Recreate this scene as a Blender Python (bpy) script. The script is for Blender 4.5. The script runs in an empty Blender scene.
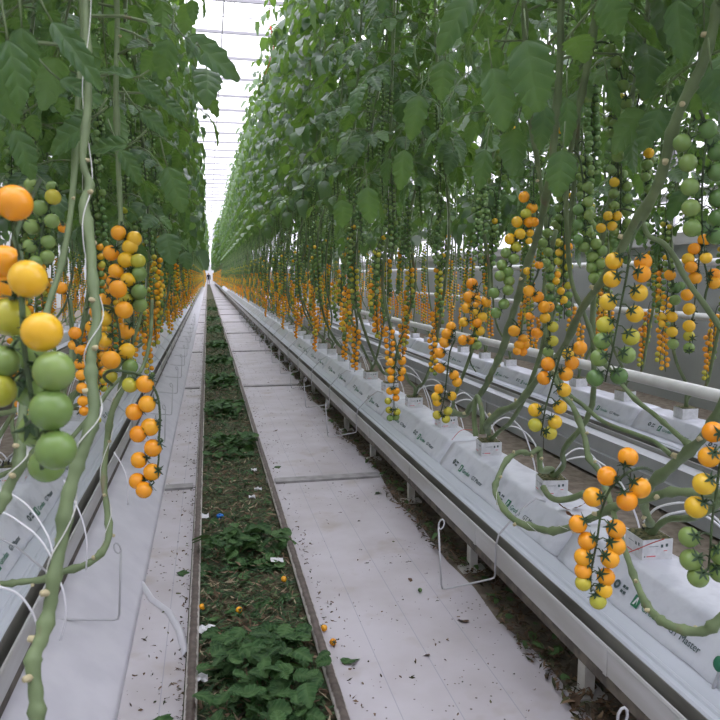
import bpy, math, random
import numpy as np
from mathutils import Vector, Matrix, Quaternion

PI = math.pi
SC = bpy.context.scene
COL = SC.collection
H = 1.3                                   # camera height
YAW, PITCH = math.radians(12.2053), math.radians(6.8428)
F = Vector((math.sin(YAW)*math.cos(PITCH), math.cos(YAW)*math.cos(PITCH), -math.sin(PITCH)))
RT = Vector((math.cos(YAW), -math.sin(YAW), 0))
UP = RT.cross(F)
FPX = 700.0
CAM = Vector((0, 0, H))

def P(x, y, d):                           # point seen at pixel (x, y) at forward distance d
    return CAM + (F + RT*((x-360)/FPX) + UP*((360-y)/FPX))*d
def on_x(x, y, X):
    v = F + RT*((x-360)/FPX) + UP*((360-y)/FPX)
    return CAM + v*(X/v.x)
def on_z(x, y, z):
    v = F + RT*((x-360)/FPX) + UP*((360-y)/FPX)
    return CAM + v*((z-H)/v.z)

# ------------------------------------------------------------------ mesh helper
class MB:
    def __init__(s):
        s.v, s.f, s.m, s.uv = [], [], [], []
    def add(s, verts, faces, mat=0, uvs=None):
        n = len(s.v)
        s.v.extend(verts)
        s.uv.extend(uvs if uvs is not None else [(0.0, 0.0)]*len(verts))
        s.f.extend([tuple(i+n for i in f) for f in faces])
        s.m.extend([mat]*len(faces))
    def box(s, a, b, mat=0):
        x0, y0, z0 = a; x1, y1, z1 = b
        s.add([(x0,y0,z0),(x1,y0,z0),(x1,y1,z0),(x0,y1,z0),(x0,y0,z1),(x1,y0,z1),(x1,y1,z1),(x0,y1,z1)],
              [(0,3,2,1),(4,5,6,7),(0,1,5,4),(1,2,6,5),(2,3,7,6),(3,0,4,7)], mat)
    def tube(s, pts, radii, seg=8, mat=0, cap=True):
        pts = [Vector(p) for p in pts]
        n = len(pts)
        if not hasattr(radii, '__len__'): radii = [radii]*n
        ref = None; V = []
        for i, p in enumerate(pts):
            t = (pts[min(i+1, n-1)] - pts[max(i-1, 0)])
            t = t.normalized() if t.length > 1e-9 else Vector((0,0,1))
            if ref is None:
                ref = Vector((1,0,0)) if abs(t.x) < 0.8 else Vector((0,1,0))
            u = (ref - t*ref.dot(t))
            u = u.normalized() if u.length > 1e-6 else t.orthogonal().normalized()
            ref = u; w = t.cross(u)
            for k in range(seg):
                a = 2*PI*k/seg
                V.append(tuple(p + (u*math.cos(a) + w*math.sin(a))*radii[i]))
        Fc = []
        for i in range(n-1):
            for k in range(seg):
                k2 = (k+1) % seg
                Fc.append((i*seg+k, i*seg+k2, (i+1)*seg+k2, (i+1)*seg+k))
        if cap:
            Fc.append(tuple(range(seg-1, -1, -1))); Fc.append(tuple((n-1)*seg+k for k in range(seg)))
        s.add(V, Fc, mat)
    def ball(s, c, r, seg=8, rings=6, mat=0, axis=None, squash=1.0):
        q = Vector((0,0,1)).rotation_difference(Vector(axis)) if axis is not None else None
        V, Fc = [], []
        for i in range(rings+1):
            th = PI*i/rings
            for k in range(seg if 0 < i < rings else 1):
                a = 2*PI*k/seg
                p = Vector((math.sin(th)*math.cos(a), math.sin(th)*math.sin(a), math.cos(th)*squash))*r
                if q: p = q @ p
                V.append(tuple(p + Vector(c)))
        def idx(i, k): return 0 if i == 0 else (1+(rings-1)*seg if i == rings else 1+(i-1)*seg+k % seg)
        for i in range(rings):
            for k in range(seg):
                q4 = [idx(i,k), idx(i+1,k), idx(i+1,k+1), idx(i,k+1)]
                q4 = list(dict.fromkeys(q4))
                if len(q4) > 2: Fc.append(tuple(q4))
        s.add(V, Fc, mat)
    def prism(s, prof, y0, y1, mat=0, closed=True, ny=1):   # profile in (x, z) swept along Y
        n = len(prof); V = []
        for j in range(ny+1):
            y = y0 + (y1-y0)*j/ny
            V += [(x, y, z) for x, z in prof]
        Fc = []
        for j in range(ny):
            for i in range(n if closed else n-1):
                k = (i+1) % n
                Fc.append((j*n+i, j*n+k, (j+1)*n+k, (j+1)*n+i))
        if closed:
            Fc.append(tuple(range(n-1, -1, -1))); Fc.append(tuple(ny*n+i for i in range(n)))
        s.add(V, Fc, mat)
    def mesh(s, name, mats, smooth=True, uv=False):
        me = bpy.data.meshes.new(name)
        me.from_pydata(s.v, [], s.f)
        for m in (mats if isinstance(mats, (list, tuple)) else [mats]): me.materials.append(m)
        me.polygons.foreach_set('material_index', np.array(s.m, dtype=np.int32))
        me.polygons.foreach_set('use_smooth', np.full(len(s.f), bool(smooth)))
        if uv:
            lay = me.uv_layers.new(name='UVMap')
            li = np.empty(len(me.loops), dtype=np.int32); me.loops.foreach_get('vertex_index', li)
            lay.data.foreach_set('uv', np.array(s.uv, dtype=np.float32)[li].ravel())
        me.update()
        return me
    def build(s, name, mats, parent=None, smooth=True, uv=False, loc=(0,0,0)):
        return link(name, s.mesh(name, mats, smooth, uv), parent, loc)

def link(name, data, parent=None, loc=(0,0,0)):
    o = bpy.data.objects.new(name, data); COL.objects.link(o)
    o.location = loc
    if parent: o.parent = parent
    return o
def tag(o, label=None, cat=None, group=None, kind=None):
    if label: o['label'] = label
    if cat: o['category'] = cat
    if group: o['group'] = group
    if kind: o['kind'] = kind
    return o
def thing(name, loc, label, cat, group=None):
    return tag(link(name, None, None, loc), label, cat, group)
def struct(name, mb, m, smooth=False):
    return tag(mb.build(name, m, smooth=smooth), kind='structure')

ONES = ' first second third fourth fifth sixth seventh eighth ninth tenth eleventh twelfth thirteenth fourteenth fifteenth sixteenth seventeenth eighteenth nineteenth'.split(' ')
TENS = {2: ('twentieth', 'twenty'), 3: ('thirtieth', 'thirty'), 4: ('fortieth', 'forty'), 5: ('fiftieth', 'fifty'), 6: ('sixtieth', 'sixty'), 7: ('seventieth', 'seventy'), 8: ('eightieth', 'eighty')}
def ordi(n):
    if n < 20: return ONES[n]
    return TENS[n//10][0] if n % 10 == 0 else TENS[n//10][1] + '-' + ONES[n % 10]

def smooth_path(pts, per=5):               # Catmull-Rom through (x,y,z[,r]) rows
    A = [np.array(p, dtype=float) for p in pts]
    A = [2*A[0]-A[1]] + A + [2*A[-1]-A[-2]]
    out = []
    for i in range(1, len(A)-2):
        p0, p1, p2, p3 = A[i-1:i+3]
        for k in range(per):
            t = k/per
            out.append(.5*((2*p1) + (p2-p0)*t + (2*p0-5*p1+4*p2-p3)*t*t + (3*p1-p0-3*p2+p3)*t**3))
    out.append(A[-2])
    return out

# ------------------------------------------------------------------ materials
def new_mat(name):
    m = bpy.data.materials.new(name); m.use_nodes = True
    nt = m.node_tree
    return m, nt, nt.nodes['Principled BSDF'], nt.nodes['Material Output']
def col(c): return (c[0], c[1], c[2], 1)
def srgb(r, g, b):
    f = lambda v: (v/255/12.92) if v/255 <= .04045 else ((v/255+.055)/1.055)**2.4
    return (f(r), f(g), f(b))
def noise_mix(nt, c1, c2, scale, lo=.4, hi=.6, coord='Object', detail=4, stretch=None):
    tc = nt.nodes.new('ShaderNodeTexCoord'); n = nt.nodes.new('ShaderNodeTexNoise')
    n.inputs['Scale'].default_value = scale; n.inputs['Detail'].default_value = detail
    if stretch:
        mp = nt.nodes.new('ShaderNodeMapping'); mp.inputs['Scale'].default_value = stretch
        nt.links.new(tc.outputs[coord], mp.inputs['Vector']); nt.links.new(mp.outputs['Vector'], n.inputs['Vector'])
    else: nt.links.new(tc.outputs[coord], n.inputs['Vector'])
    r = nt.nodes.new('ShaderNodeMapRange'); r.inputs['From Min'].default_value = lo; r.inputs['From Max'].default_value = hi
    nt.links.new(n.outputs['Fac'], r.inputs['Value'])
    mx = nt.nodes.new('ShaderNodeMix'); mx.data_type = 'RGBA'
    nt.links.new(r.outputs['Result'], mx.inputs['Factor'])
    if isinstance(c1, tuple): mx.inputs['A'].default_value = col(c1)
    else: nt.links.new(c1, mx.inputs['A'])
    mx.inputs['B'].default_value = col(c2)
    return mx.outputs['Result']
def plain(name, c, rough=.5, metal=0, c2=None, scale=20, spec=.4, lo=.4, hi=.6, bump=0, bscale=60, coord='Object', stretch=None):
    m, nt, b, o = new_mat(name)
    b.inputs['Base Color'].default_value = col(c); b.inputs['Roughness'].default_value = rough
    b.inputs['Metallic'].default_value = metal; b.inputs['Specular IOR Level'].default_value = spec
    if c2: nt.links.new(noise_mix(nt, c, c2, scale, lo, hi, coord, stretch=stretch), b.inputs['Base Color'])
    if bump:
        tc = nt.nodes.new('ShaderNodeTexCoord'); n = nt.nodes.new('ShaderNodeTexNoise'); n.inputs['Scale'].default_value = bscale
        bp = nt.nodes.new('ShaderNodeBump'); bp.inputs['Strength'].default_value = bump; bp.inputs['Distance'].default_value = .01
        nt.links.new(tc.outputs[coord], n.inputs['Vector']); nt.links.new(n.outputs['Fac'], bp.inputs['Height']); nt.links.new(bp.outputs['Normal'], b.inputs['Normal'])
    return m
def island_ramp(nt, stops):
    g = nt.nodes.new('ShaderNodeNewGeometry'); r = nt.nodes.new('ShaderNodeValToRGB')
    e = r.color_ramp.elements
    while len(e) < len(stops): e.new(.5)
    for el, (p, c) in zip(e, stops): el.position = p; el.color = col(c)
    nt.links.new(g.outputs['Random Per Island'], r.inputs['Fac'])
    return r.outputs['Color']
def leaf_mat(name, stops, trans, tfac=.4, rough=.42, veins=False, spec=.8):
    m, nt, b, o = new_mat(name)
    c = island_ramp(nt, stops)
    nt.links.new(c, b.inputs['Base Color']); b.inputs['Roughness'].default_value = rough; b.inputs['Specular IOR Level'].default_value = spec
    t = nt.nodes.new('ShaderNodeBsdfTranslucent'); t.inputs['Color'].default_value = col(trans)
    mx = nt.nodes.new('ShaderNodeMixShader'); mx.inputs['Fac'].default_value = tfac
    nt.links.new(b.outputs['BSDF'], mx.inputs[1]); nt.links.new(t.outputs['BSDF'], mx.inputs[2]); nt.links.new(mx.outputs['Shader'], o.inputs['Surface'])
    if veins:
        uv = nt.nodes.new('ShaderNodeUVMap'); sp = nt.nodes.new('ShaderNodeSeparateXYZ'); nt.links.new(uv.outputs['UV'], sp.inputs[0])
        def M(op, a, bb=None):
            n = nt.nodes.new('ShaderNodeMath'); n.operation = op
            for i, x in enumerate((a, bb)):
                if x is None: continue
                if isinstance(x, (int, float)): n.inputs[i].default_value = x
                else: nt.links.new(x, n.inputs[i])
            return n.outputs[0]
        au = M('ABSOLUTE', sp.outputs['X'])
        st = M('ABSOLUTE', M('SINE', M('SUBTRACT', M('MULTIPLY', sp.outputs['Y'], 15.0), M('MULTIPLY', au, 8.0))))
        rib = M('MINIMUM', M('MULTIPLY', au, 6.0), 1.0)
        hgt = M('MULTIPLY', M('POWER', st, .45), rib)
        bp = nt.nodes.new('ShaderNodeBump'); bp.inputs['Strength'].default_value = .6; bp.inputs['Distance'].default_value = .005
        nt.links.new(hgt, bp.inputs['Height']); nt.links.new(bp.outputs['Normal'], b.inputs['Normal'])
        v = nt.nodes.new('ShaderNodeMix'); v.data_type = 'RGBA'; v.blend_type = 'MIX'
        nt.links.new(M('MULTIPLY', M('SUBTRACT', 1.0, hgt), .42), v.inputs['Factor']); nt.links.new(c, v.inputs['A']); v.inputs['B'].default_value = (.13, .22, .08, 1)
        nt.links.new(v.outputs['Result'], b.inputs['Base Color'])
    return m
LEAF_STOPS = [(0, (.016,.045,.026)), (.4, (.028,.074,.038)), (.75, (.048,.112,.046)), (1, (.10,.19,.06))]
M_LEAF = leaf_mat('tomato leaf', LEAF_STOPS, (.32,.58,.07), .22, .40, True, .45)
M_LEAF_FAR = leaf_mat('tomato leaf far', LEAF_STOPS, (.32,.58,.07), .24, .36)
M_CUT = leaf_mat('cut leaf', [(0,(.012,.044,.014)),(.6,(.028,.085,.022)),(1,(.07,.15,.045))], (.10,.2,.04), .12, .62, True, .28)
M_BITS = leaf_mat('shredded leaf', [(0,(.03,.065,.03)),(.4,(.06,.12,.05)),(.58,(.12,.17,.075)),(.68,(.10,.065,.04)),(.84,(.22,.14,.09)),(.95,(.42,.37,.24)),(1,(.025,.025,.018))], (.08,.12,.03), .12, .75, False, .25)
M_DRY = leaf_mat('dry leaf', [(0,(.04,.05,.022)),(.3,(.05,.035,.022)),(.7,(.15,.09,.055)),(.9,(.24,.16,.10)),(1,(.07,.10,.035))], (.1,.08,.03), .1, .75, False, .25)

def stem_mat():
    m, nt, b, o = new_mat('tomato stem')
    c = noise_mix(nt, (.175,.235,.105), (.11,.155,.065), 16, .35, .65)
    c = noise_mix(nt, c, (.18,.125,.075), 22, .64, .76, stretch=(1,1,.25))
    nt.links.new(c, b.inputs['Base Color']); b.inputs['Roughness'].default_value = .55
    return m
M_STEM = stem_mat()
M_SCAR = plain('leaf scar', (.50,.44,.26), .7)
M_RACHIS = plain('truss stalk', (.06,.10,.035), .55, c2=(.04,.06,.025), scale=30)
M_CALYX = plain('calyx', (.028,.062,.02), .6)
def fruit_mat(name, c, c2, sss=.12):
    m, nt, b, o = new_mat(name)
    oi = nt.nodes.new('ShaderNodeObjectInfo')
    mx = nt.nodes.new('ShaderNodeMix'); mx.data_type = 'RGBA'
    nt.links.new(oi.outputs['Random'], mx.inputs['Factor']); mx.inputs['A'].default_value = col(c); mx.inputs['B'].default_value = col(c2)
    nt.links.new(mx.outputs['Result'], b.inputs['Base Color'])
    b.inputs['Roughness'].default_value = .24; b.inputs['Specular IOR Level'].default_value = .5
    b.inputs['Subsurface Weight'].default_value = sss; b.inputs['Subsurface Radius'].default_value = (1,.5,.15); b.inputs['Subsurface Scale'].default_value = .006
    return m
FR = {'o': fruit_mat('orange tomato skin', (.86,.32,.012), (.88,.42,.022)),
      'y': fruit_mat('yellow tomato skin', (.76,.50,.035), (.82,.47,.022)),
      'l': fruit_mat('lime tomato skin', (.46,.46,.05), (.56,.48,.05)),
      'g': fruit_mat('green tomato skin', (.165,.27,.07), (.22,.32,.085)),
      'd': fruit_mat('dark green tomato skin', (.10,.20,.055), (.13,.24,.07)),
      'p': fruit_mat('pale green tomato skin', (.24,.36,.14), (.19,.31,.10))}
FKEY = ['o','y','l','g','d','p']
FRUIT_MATS = [M_RACHIS, M_CALYX] + [FR[k] for k in FKEY]

M_WHITE_FOIL = plain('white foil', (.55,.545,.585), .38, c2=(.60,.595,.63), scale=6, bump=.06, bscale=25)
M_SLAB = plain('slab wrap', (.58,.60,.65), .28, c2=(.46,.48,.53), scale=14, lo=.5, hi=.75, bump=.14, bscale=26)
M_CUBE = plain('cube wrap', (.68,.69,.70), .5, c2=(.58,.59,.60), scale=40)
M_WOOL = plain('rockwool top', (.16,.15,.07), .95, c2=(.05,.06,.025), scale=70, bump=.8, bscale=160)
M_GUTTER = plain('gutter tray', (.50,.53,.58), .35, c2=(.42,.45,.49), scale=8, stretch=(1,.1,1), lo=.45, hi=.7)
M_LIP = plain('gutter lip', (.50,.50,.50), .38, c2=(.40,.39,.37), scale=10, stretch=(1,.15,1))
M_SLOT = plain('gutter slot', (.20,.195,.175), .6, c2=(.11,.105,.09), scale=10, stretch=(1,.2,1))
M_FLANGE = plain('gutter flange', (.13,.11,.085), .6, c2=(.06,.05,.04), scale=18)
M_POST = plain('post', (.60,.59,.56), .5, c2=(.48,.46,.42), scale=12)
M_WIRE = plain('galvanised wire', (.48,.48,.50), .35, .55)
M_TUBE = plain('white drip tube', (.72,.72,.74), .4)
M_PEG = plain('black peg', (.012,.012,.012), .5)
M_TWINE = plain('white twine', (.66,.66,.62), .8)
M_RED = plain('red thread', (.55,.07,.05), .6)
M_GPRINT = plain('green print', (.02,.15,.075), .6)
M_DPRINT = plain('dark print', (.055,.085,.085), .6)
M_RPRINT = plain('red print', (.62,.16,.17), .6)
M_PIPE = plain('white painted pipe', (.78,.78,.76), .4, c2=(.70,.70,.68), scale=9)
M_BAR = plain('seam bar', (.34,.33,.33), .6, c2=(.25,.24,.24), scale=14)

def rail_mat():
    m, nt, b, o = new_mat('worn pipe rail')
    tc = nt.nodes.new('ShaderNodeTexCoord'); sp = nt.nodes.new('ShaderNodeSeparateXYZ'); nt.links.new(tc.outputs['Object'], sp.inputs[0])
    r = nt.nodes.new('ShaderNodeMapRange'); r.inputs['From Min'].default_value = .0585; r.inputs['From Max'].default_value = .0625
    nz = nt.nodes.new('ShaderNodeTexNoise'); nz.inputs['Scale'].default_value = 30; nt.links.new(tc.outputs['Object'], nz.inputs['Vector'])
    a = nt.nodes.new('ShaderNodeMath'); a.operation = 'MULTIPLY_ADD'; a.inputs[1].default_value = .012; nt.links.new(nz.outputs['Fac'], a.inputs[0])
    s = nt.nodes.new('ShaderNodeMath'); s.operation = 'SUBTRACT'; s.inputs[1].default_value = .006; nt.links.new(sp.outputs['Z'], s.inputs[0])
    nt.links.new(s.outputs[0], a.inputs[2]); nt.links.new(a.outputs[0], r.inputs['Value'])
    mx = nt.nodes.new('ShaderNodeMix'); mx.data_type = 'RGBA'; nt.links.new(r.outputs['Result'], mx.inputs['Factor'])
    mx.inputs['A'].default_value = (.52,.49,.45,1)
    nt.links.new(noise_mix(nt, (.125,.098,.085), (.065,.048,.04), 40, .35, .65), mx.inputs['B'])
    nt.links.new(mx.outputs['Result'], b.inputs['Base Color']); b.inputs['Roughness'].default_value = .5
    return m
M_RAIL = rail_mat()

def sheet_mat():
    m, nt, b, o = new_mat('white ground cover')
    tc = nt.nodes.new('ShaderNodeTexCoord'); sp = nt.nodes.new('ShaderNodeSeparateXYZ'); nt.links.new(tc.outputs['Object'], sp.inputs[0])
    base = noise_mix(nt, (.50,.475,.505), (.41,.38,.39), 3.2, .35, .7)
    base = noise_mix(nt, base, (.36,.31,.27), 4.1, .58, .78)
    a = nt.nodes.new('ShaderNodeMath'); a.operation = 'MULTIPLY'; a.inputs[1].default_value = 1/.176; nt.links.new(sp.outputs['X'], a.inputs[0])
    f = nt.nodes.new('ShaderNodeMath'); f.operation = 'FRACT'; nt.links.new(a.outputs[0], f.inputs[0])
    l = nt.nodes.new('ShaderNodeMath'); l.operation = 'LESS_THAN'; l.inputs[1].default_value = .018; nt.links.new(f.outputs[0], l.inputs[0])
    ll = nt.nodes.new('ShaderNodeMath'); ll.operation = 'MULTIPLY'; ll.inputs[1].default_value = .5; nt.links.new(l.outputs[0], ll.inputs[0])
    mx = nt.nodes.new('ShaderNodeMix'); mx.data_type = 'RGBA'; nt.links.new(ll.outputs[0], mx.inputs['Factor'])
    nt.links.new(base, mx.inputs['A']); mx.inputs['B'].default_value = (.22,.24,.30,1)
    # small dirt specks
    v = nt.nodes.new('ShaderNodeTexVoronoi'); v.inputs['Scale'].default_value = 38; nt.links.new(tc.outputs['Object'], v.inputs['Vector'])
    nz = nt.nodes.new('ShaderNodeTexNoise'); nz.inputs['Scale'].default_value = 2.2; nt.links.new(tc.outputs['Object'], nz.inputs['Vector'])
    th = nt.nodes.new('ShaderNodeMapRange'); th.inputs['From Min'].default_value = .45; th.inputs['From Max'].default_value = .75; th.inputs['To Min'].default_value = .05; th.inputs['To Max'].default_value = .24
    nt.links.new(nz.outputs['Fac'], th.inputs['Value'])
    lt = nt.nodes.new('ShaderNodeMath'); lt.operation = 'LESS_THAN'; nt.links.new(v.outputs['Distance'], lt.inputs[0]); nt.links.new(th.outputs['Result'], lt.inputs[1])
    mx2 = nt.nodes.new('ShaderNodeMix'); mx2.data_type = 'RGBA'; nt.links.new(lt.outputs[0], mx2.inputs['Factor'])
    nt.links.new(mx.outputs['Result'], mx2.inputs['A']); mx2.inputs['B'].default_value = (.12,.10,.085,1)
    nt.links.new(mx2.outputs['Result'], b.inputs['Base Color']); b.inputs['Roughness'].default_value = .6
    bp = nt.nodes.new('ShaderNodeBump'); bp.inputs['Strength'].default_value = .15; bp.inputs['Distance'].default_value = .02
    n3 = nt.nodes.new('ShaderNodeTexNoise'); n3.inputs['Scale'].default_value = 5; nt.links.new(tc.outputs['Object'], n3.inputs['Vector'])
    nt.links.new(n3.outputs['Fac'], bp.inputs['Height']); nt.links.new(bp.outputs['Normal'], b.inputs['Normal'])
    return m
M_SHEET = sheet_mat()
M_SOIL = plain('soil floor', (.13,.105,.08), .9, c2=(.20,.17,.13), scale=14, bump=.5, bscale=40)
M_MULCH = plain('mulch bed', (.06,.08,.04), .9, c2=(.10,.08,.045), scale=18, bump=1, bscale=60)

# ------------------------------------------------------------------ camera, light
cam = bpy.data.cameras.new('camera'); co = link('camera', cam)
co.matrix_world = Matrix(((RT.x, UP.x, -F.x, 0), (RT.y, UP.y, -F.y, 0), (RT.z, UP.z, -F.z, H), (0,0,0,1)))
cam.sensor_width = 36; cam.lens = 36*FPX/720; cam.clip_end = 500; cam.clip_start = .02
cam.dof.use_dof = True; cam.dof.focus_distance = 3.2; cam.dof.aperture_fstop = 16
SC.camera = co
w = bpy.data.worlds.new('overcast sky'); SC.world = w; w.use_nodes = True
bg = w.node_tree.nodes['Background']; wt = w.node_tree
tcw = wt.nodes.new('ShaderNodeTexCoord'); spw = wt.nodes.new('ShaderNodeSeparateXYZ'); wt.links.new(tcw.outputs['Generated'], spw.inputs[0])
rmp = wt.nodes.new('ShaderNodeMapRange'); rmp.inputs['From Min'].default_value = 0; rmp.inputs['From Max'].default_value = .95
rmp.inputs['To Min'].default_value = .62; rmp.inputs['To Max'].default_value = 1.75; wt.links.new(spw.outputs['Z'], rmp.inputs['Value'])
bg.inputs['Color'].default_value = (.95,.94,1.0,1); wt.links.new(rmp.outputs['Result'], bg.inputs['Strength'])
SC.view_settings.view_transform = 'Standard'; SC.view_settings.look = 'None'; SC.view_settings.gamma = 1
SC.view_settings.exposure = 1.38; SC.view_settings.use_curve_mapping = False
SC.cycles.max_bounces = 8; SC.cycles.diffuse_bounces = 4; SC.cycles.transparent_max_bounces = 12
SC.cycles.use_denoising = True

# ------------------------------------------------------------------ the house itself
YA, YB = -2.0, 116.0
XR = 4.75
mb = MB(); mb.box((-8, YA, -.2), (8, YB, 0)); struct('floor', mb, M_SOIL)
SEAM0, SEAMD = 4.32, 3.93
ys = [SEAM0 + SEAMD*k for k in range(-1, 12)] + [YB-3]
for a, b in zip([-1.5]+ys[:-1], ys):
    for x0, x1 in ((.372, 1.07), (-.292, -.105)):
        mb = MB(); n = 14; V = []; Fc = []
        rng = random.Random(int(a*100)+int(x0*10))
        for j in range(n+1):
            y = a+.004 + (b-a-.008)*j/n
            e = rng.uniform(-.035, .02) if x0 > 0 else 0
            V += [(x0, y, .001), (x0, y, .006), (x1+e, y, .006), (x1+e, y, .001)]
        for j in range(n):
            for i in range(3): Fc.append((j*4+i, (j+1)*4+i, (j+1)*4+i+1, j*4+i+1))
        mb.add(V, Fc); struct('floor_sheet', mb, M_SHEET)
mb = MB(); mb.box((-.105, -1.5, 0), (.372, YB-3, .012)); struct('floor_mulch_strip', mb, M_MULCH)

# glass roof on beams
m_glass, nt, b, o = new_mat('greenhouse glass')
tr = nt.nodes.new('ShaderNodeBsdfTransparent'); tr.inputs['Color'].default_value = (.97,.97,1,1)
tl = nt.nodes.new('ShaderNodeBsdfTranslucent'); tl.inputs['Color'].default_value = (.95,.95,.97,1)
mxs = nt.nodes.new('ShaderNodeMixShader'); mxs.inputs['Fac'].default_value = .14
nt.links.new(tr.outputs[0], mxs.inputs[1]); nt.links.new(tl.outputs[0], mxs.inputs[2]); nt.links.new(mxs.outputs[0], o.inputs['Surface'])
M_BEAM = plain('roof beam', (.36,.35,.38), .5)
M_THIN = plain('thin roof wire', (.34,.34,.36), .5)
ZR = 6.8
mb = MB(); mb.box((-8, YA, ZR+.12), (8, YB, ZR+.128)); struct('ceiling_glass', mb, m_glass)
y = 1.6; i = 0
while y < YB-2:
    mb = MB(); mb.box((-8, y-.025, ZR), (8, y+.025, ZR+.06))
    for x in (-1.4, .62): mb.tube([(x, y, ZR+.03), (x+.9, y+1.9, ZR+.03)], .009, 4, 0)
    struct('ceiling_beam', mb, M_BEAM); y += 1.93; i += 1
for x in (-.28, .46, 2.0):
    mb = MB(); mb.box((x-.012, YA, ZR-.06), (x+.012, YB, ZR-.035)); struct('ceiling_beam', mb, M_THIN)
mb = MB()
for k in range(110): mb.box((-8, YA+k*1.07, ZR+.07), (8, YA+k*1.07+.012, ZR+.085))
struct('ceiling_glazing_bars', mb, M_THIN)
M_WPANEL = plain('grey wall panel', (.36,.38,.37), .5, c2=(.31,.33,.32), scale=1.5)
mb = MB(); mb.box((XR, YA, 0), (XR+.08, YB, 1.62)); struct('wall_right', mb, M_WPANEL)
mb = MB(); mb.box((XR-.05, YA, 1.62), (XR+.09, YB, 1.74)); struct('trim_1', mb, M_LIP)
mb = MB(); mb.box((XR-.03, YA, 2.08), (XR+.05, YB, 2.16)); struct('trim_2', mb, M_LIP)
for k in range(60):
    y = .8+k*1.93
    mb = MB(); mb.box((XR-.02, y-.03, 1.74), (XR+.04, y+.03, ZR+.1)); struct('window_mullion', mb, M_BEAM)
mb = MB(); mb.box((XR+.01, YA, 1.74), (XR+.016, YB, ZR+.1)); struct('window_1', mb, m_glass)
mb = MB(); mb.box((-6.1, YA, 0), (-6, YB, ZR+.1)); struct('wall_left', mb, plain('white side wall', (.6,.61,.6), .6))
M_ENDW = plain('white end wall', (.80,.80,.82), .6)
mb = MB(); mb.box((-8, YB-2, 0), (8, YB-1.9, 3.0)); struct('wall_far', mb, M_ENDW)
mb = MB(); mb.box((-8, YB-1.96, 3.0), (8, YB-1.95, ZR+.1)); struct('window_2', mb, m_glass)
mb = MB(); mb.box((-6, YA-.1, 0), (XR, YA, ZR+.1)); struct('wall_back', mb, M_ENDW)

# pipe rails between the two rows
for x, lab in ((-.08, 'worn brown pipe rail on the side of the foil skirted gutter'), (.347, 'worn brown pipe rail on the side of the wide white floor sheet')):
    r = thing('pipe_rail', (x, 0, 0), lab, 'rail', 'heating pipe rails along the aisle')
    mb = MB(); mb.tube([(0, -1.5+j*2.0, .048) for j in range(56)], .019, 12); mb.build('pipe', M_RAIL, r)
    for k in range(14):
        mb = MB(); mb.box((-.02, .39+SEAMD*k-.03, .012), (.02, .39+SEAMD*k+.03, .03)); mb.build('saddle', M_POST, r, smooth=False)
for k in range(0, 11):
    y = SEAM0+SEAMD*k
    for x0, x1, side in ((.385, 1.06, 'wide white floor sheet'), (-.285, -.12, 'narrow white floor sheet by the foil skirt')):
        mb = MB(); mb.box((x0, y-.045, .006), (x1, y+.045, .02))
        tag(mb.build('cross_bar', M_BAR, smooth=False), '%s flat grey bar across the %s' % (ordi(k+1), side), 'bar', 'grey cross bars over the floor sheet seams')

# ------------------------------------------------------------------ gutters
ROWS = {'post': 1.325, 'skirt': -.828, 'back': 2.84, 'dark_backing': -2.25}
def gutter(cx, label, y1, posts):
    g = thing('growing_gutter', (cx, 0, 0), label, 'gutter', 'white growing gutters')
    mb = MB()
    half = [(-.249,.215),(-.249,.31),(-.243,.314),(-.235,.312),(-.225,.312),(-.22,.317),(-.212,.317),(-.205,.313),(-.165,.319),(0,.319)]
    prof = half + [(-u, z) for u, z in half[-2::-1]]
    mb.prism(prof, -1.5, y1, ny=1); mb.build('tray', M_GUTTER, g, smooth=False)
    for s in (-1, 1):
        mb = MB()
        pr = [(s*.281,.218),(s*.286,.215),(s*.287,.286),(s*.290,.291),(s*.287,.297),(s*.281,.296)]
        mb.prism(pr if s > 0 else pr[::-1], -1.5, y1); mb.build('lip', M_LIP, g, smooth=False)
        mb = MB(); mb.box((min(s*.281, s*.25), -1.5, .222), (max(s*.281, s*.25), y1, .236)); mb.box((min(s*.2495, s*.2525), -1.5, .236), (max(s*.2495, s*.2525), y1, .309)); mb.build('slot', M_SLOT, g, smooth=False)
        mb = MB(); mb.box((min(s*.25, s*.283), -1.5, .178), (max(s*.25, s*.283), y1, .214)); mb.build('flange', M_FLANGE, g, smooth=False)
    for k in range(posts):
        y = 1.85+.965*k
        mb = MB()
        for s in (-1, 1):
            x = s*.205
            mb.box((x-.017, y-.022, 0), (x+.017, y+.022, .178))
        mb.box((-.20, y-.018, .15), (.20, y+.018, .178)); mb.box((-.26, y-.035, 0), (-.15, y+.035, .012)); mb.box((.15, y-.035, 0), (.26, y+.035, .012))
        mb.build('support_post', M_POST, g, smooth=False)
    for k in range(30):                    # joints where two lengths of lip meet
        y = 1.62+.965*k
        if y > y1: break
        mb = MB(); mb.box((-.2895, y-.008, .214), (-.285, y+.008, .296)); mb.build('lip_clip', M_LIP, g, smooth=False)
gutter(ROWS['post'], 'white growing gutter standing on short posts, nearer the wide floor sheet', 112, 46)
gutter(ROWS['skirt'], 'white growing gutter with a white foil skirt down to the floor', 112, 6)
gutter(ROWS['back'], 'shaded growing gutter behind the posted gutter, above the duct painted shade grey', 45, 10)
gutter(ROWS['dark_backing'], 'growing gutter of the added darkening row behind the foil skirted row', 45, 4)  # carries the added, mostly hidden row that darkens the gaps
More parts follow.
